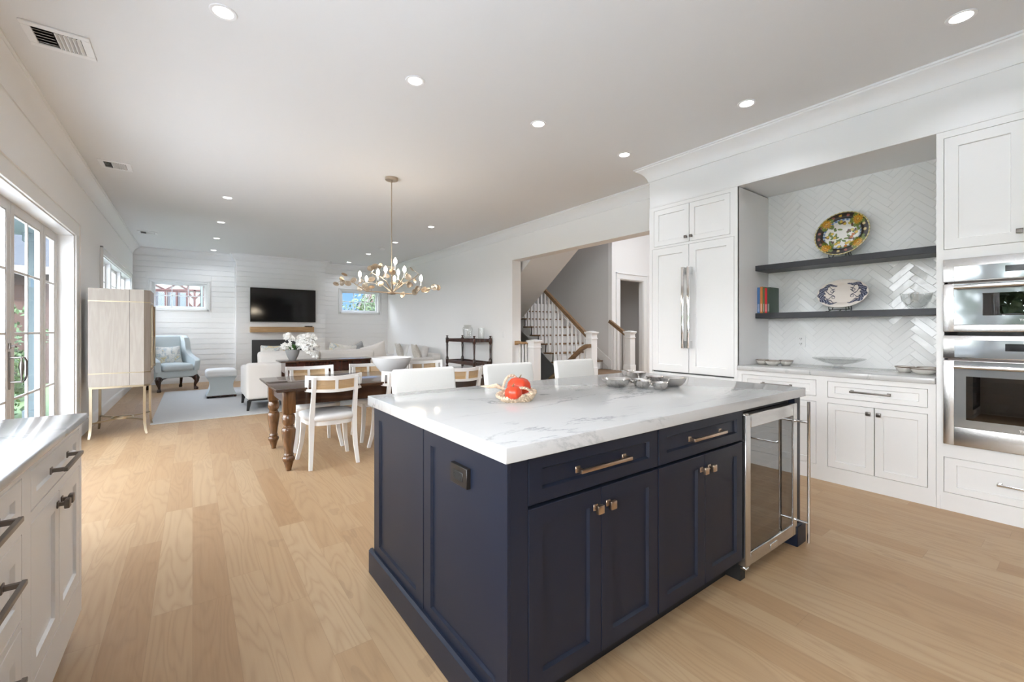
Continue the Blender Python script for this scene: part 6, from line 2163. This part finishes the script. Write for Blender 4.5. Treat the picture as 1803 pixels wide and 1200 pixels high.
mb = MB(); mb.prism([(17.4, 2.95), (21.9, 2.95), (19.8, 5.6)], 'x', -13.4, -2.6); mb.build('roof', M_ROOF, bh)
mb = MB(); mb.box(-13.4, -2.6, 17.36, 17.42, 2.80, 3.0); mb.build('gutter', M_STUCCO, bh)
mb = MB(); mb.box(-5.2, -4.2, 17.95, 18.0, 0.9, 2.3); wf = mb.build('window', M_STUCCO, bh)
mb = MB(); mb.box(-5.1, -4.3, 17.94, 17.951, 1.0, 2.2); mb.build('pane', M_DKWIN, wf)

M_TRUNK = mat('tree_bark', (0.09, 0.065, 0.045), 0.9)
def foliage(name, label, c, rx, ry, rz, n, size, col, seed, trunk=True, group=None, cat='tree'):
    t = thing(name, label, cat, (c[0], c[1], -0.3), 0, group)
    rg = random.Random(seed)
    mb = MB()
    lob = [(rg.uniform(-0.5, 0.5), rg.uniform(-0.5, 0.5), rg.uniform(-0.45, 0.5), rg.uniform(0.4, 0.62)) for _ in range(9)] + [(0, 0, 0, 0.75)]
    for _ in range(n):
        l_ = rg.choice(lob)
        d = Vector((rg.gauss(0, 1), rg.gauss(0, 1), rg.gauss(0, 1))).normalized() * (l_[3] * rg.uniform(0.75, 1.0))
        p = Vector((c[0] + (l_[0] + d.x) * rx, c[1] + (l_[1] + d.y) * ry, c[2] + (l_[2] + d.z) * rz))
        u_ = Vector((rg.gauss(0, 1), rg.gauss(0, 1), rg.gauss(0, 1))).normalized()
        v_ = u_.orthogonal().normalized()
        s_ = size * rg.uniform(0.6, 1.3)
        mb._face([mb.bm.verts.new(p + u_ * s_), mb.bm.verts.new(p + v_ * s_ * 0.5), mb.bm.verts.new(p - u_ * s_), mb.bm.verts.new(p - v_ * s_ * 0.5)])
    mb.build('foliage', mat('leaves_%d' % seed, tuple(c_ * 0.3 for c_ in col), 0.7, var=0.55, bscale=1.6), t, rec=False, flat=True)
    mb = MB(); mb.tube([(c[0], c[1], -0.3), (c[0] + 0.05, c[1], c[2])], [0.09 * rx, 0.04 * rx], 8); mb.build('trunk', M_TRUNK, t)
tg = 'trees beyond the right high window'
foliage('leafy_tree', 'pale green tree at the left of the right high window view', (8.2, 25, 1.5), 1.5, 1.3, 2.0, 1500, 0.12, (0.10, 0.17, 0.035), 21, group=tg)
foliage('leafy_tree', 'darker green tree in the middle of the right high window view', (9.3, 27, 1.4), 1.4, 1.3, 1.9, 1500, 0.12, (0.06, 0.125, 0.03), 22, group=tg)
foliage('leafy_tree', 'low green tree beside the half-timbered gable', (10.6, 33, 1.2), 1.7, 1.3, 1.7, 1300, 0.12, (0.08, 0.15, 0.03), 23, group=tg)
foliage('leafy_tree', 'green tree behind the two nearer trees of the right high window', (9.2, 37, 1.9), 1.9, 1.0, 2.3, 1300, 0.14, (0.10, 0.17, 0.04), 24, group=tg)
sg = 'shrubs outside the patio doors'
foliage('garden_shrub', 'bright green shrub outside the patio doors, nearest the porch', (-2.85, 11.2, 0.55), 0.70, 0.8, 0.90, 1600, 0.055, (0.085, 0.19, 0.03), 31, group=sg, cat='shrub')
foliage('garden_shrub', 'green shrub farther along the garden beyond the porch', (-3.3, 14.0, 0.7), 0.75, 0.8, 1.05, 1500, 0.07, (0.07, 0.16, 0.03), 32, group=sg, cat='shrub')
foliage('garden_shrub', 'dark green tall shrub in front of the brick house', (-4.6, 16.2, 0.7), 0.8, 0.7, 1.1, 1400, 0.09, (0.05, 0.11, 0.03), 33, group=sg, cat='shrub')
gl = 'trees beyond the left windows'
for i, (x, y) in enumerate(((-12, 13), (-13, 7), (-12.5, 1), (-14, -5))):
    foliage('garden_tree', 'broad green garden tree beyond the left windows', (x, y, 2.2), 2.4, 2.6, 2.4, 1300, 0.18, (0.075, 0.14, 0.035), 41 + i, group=gl)
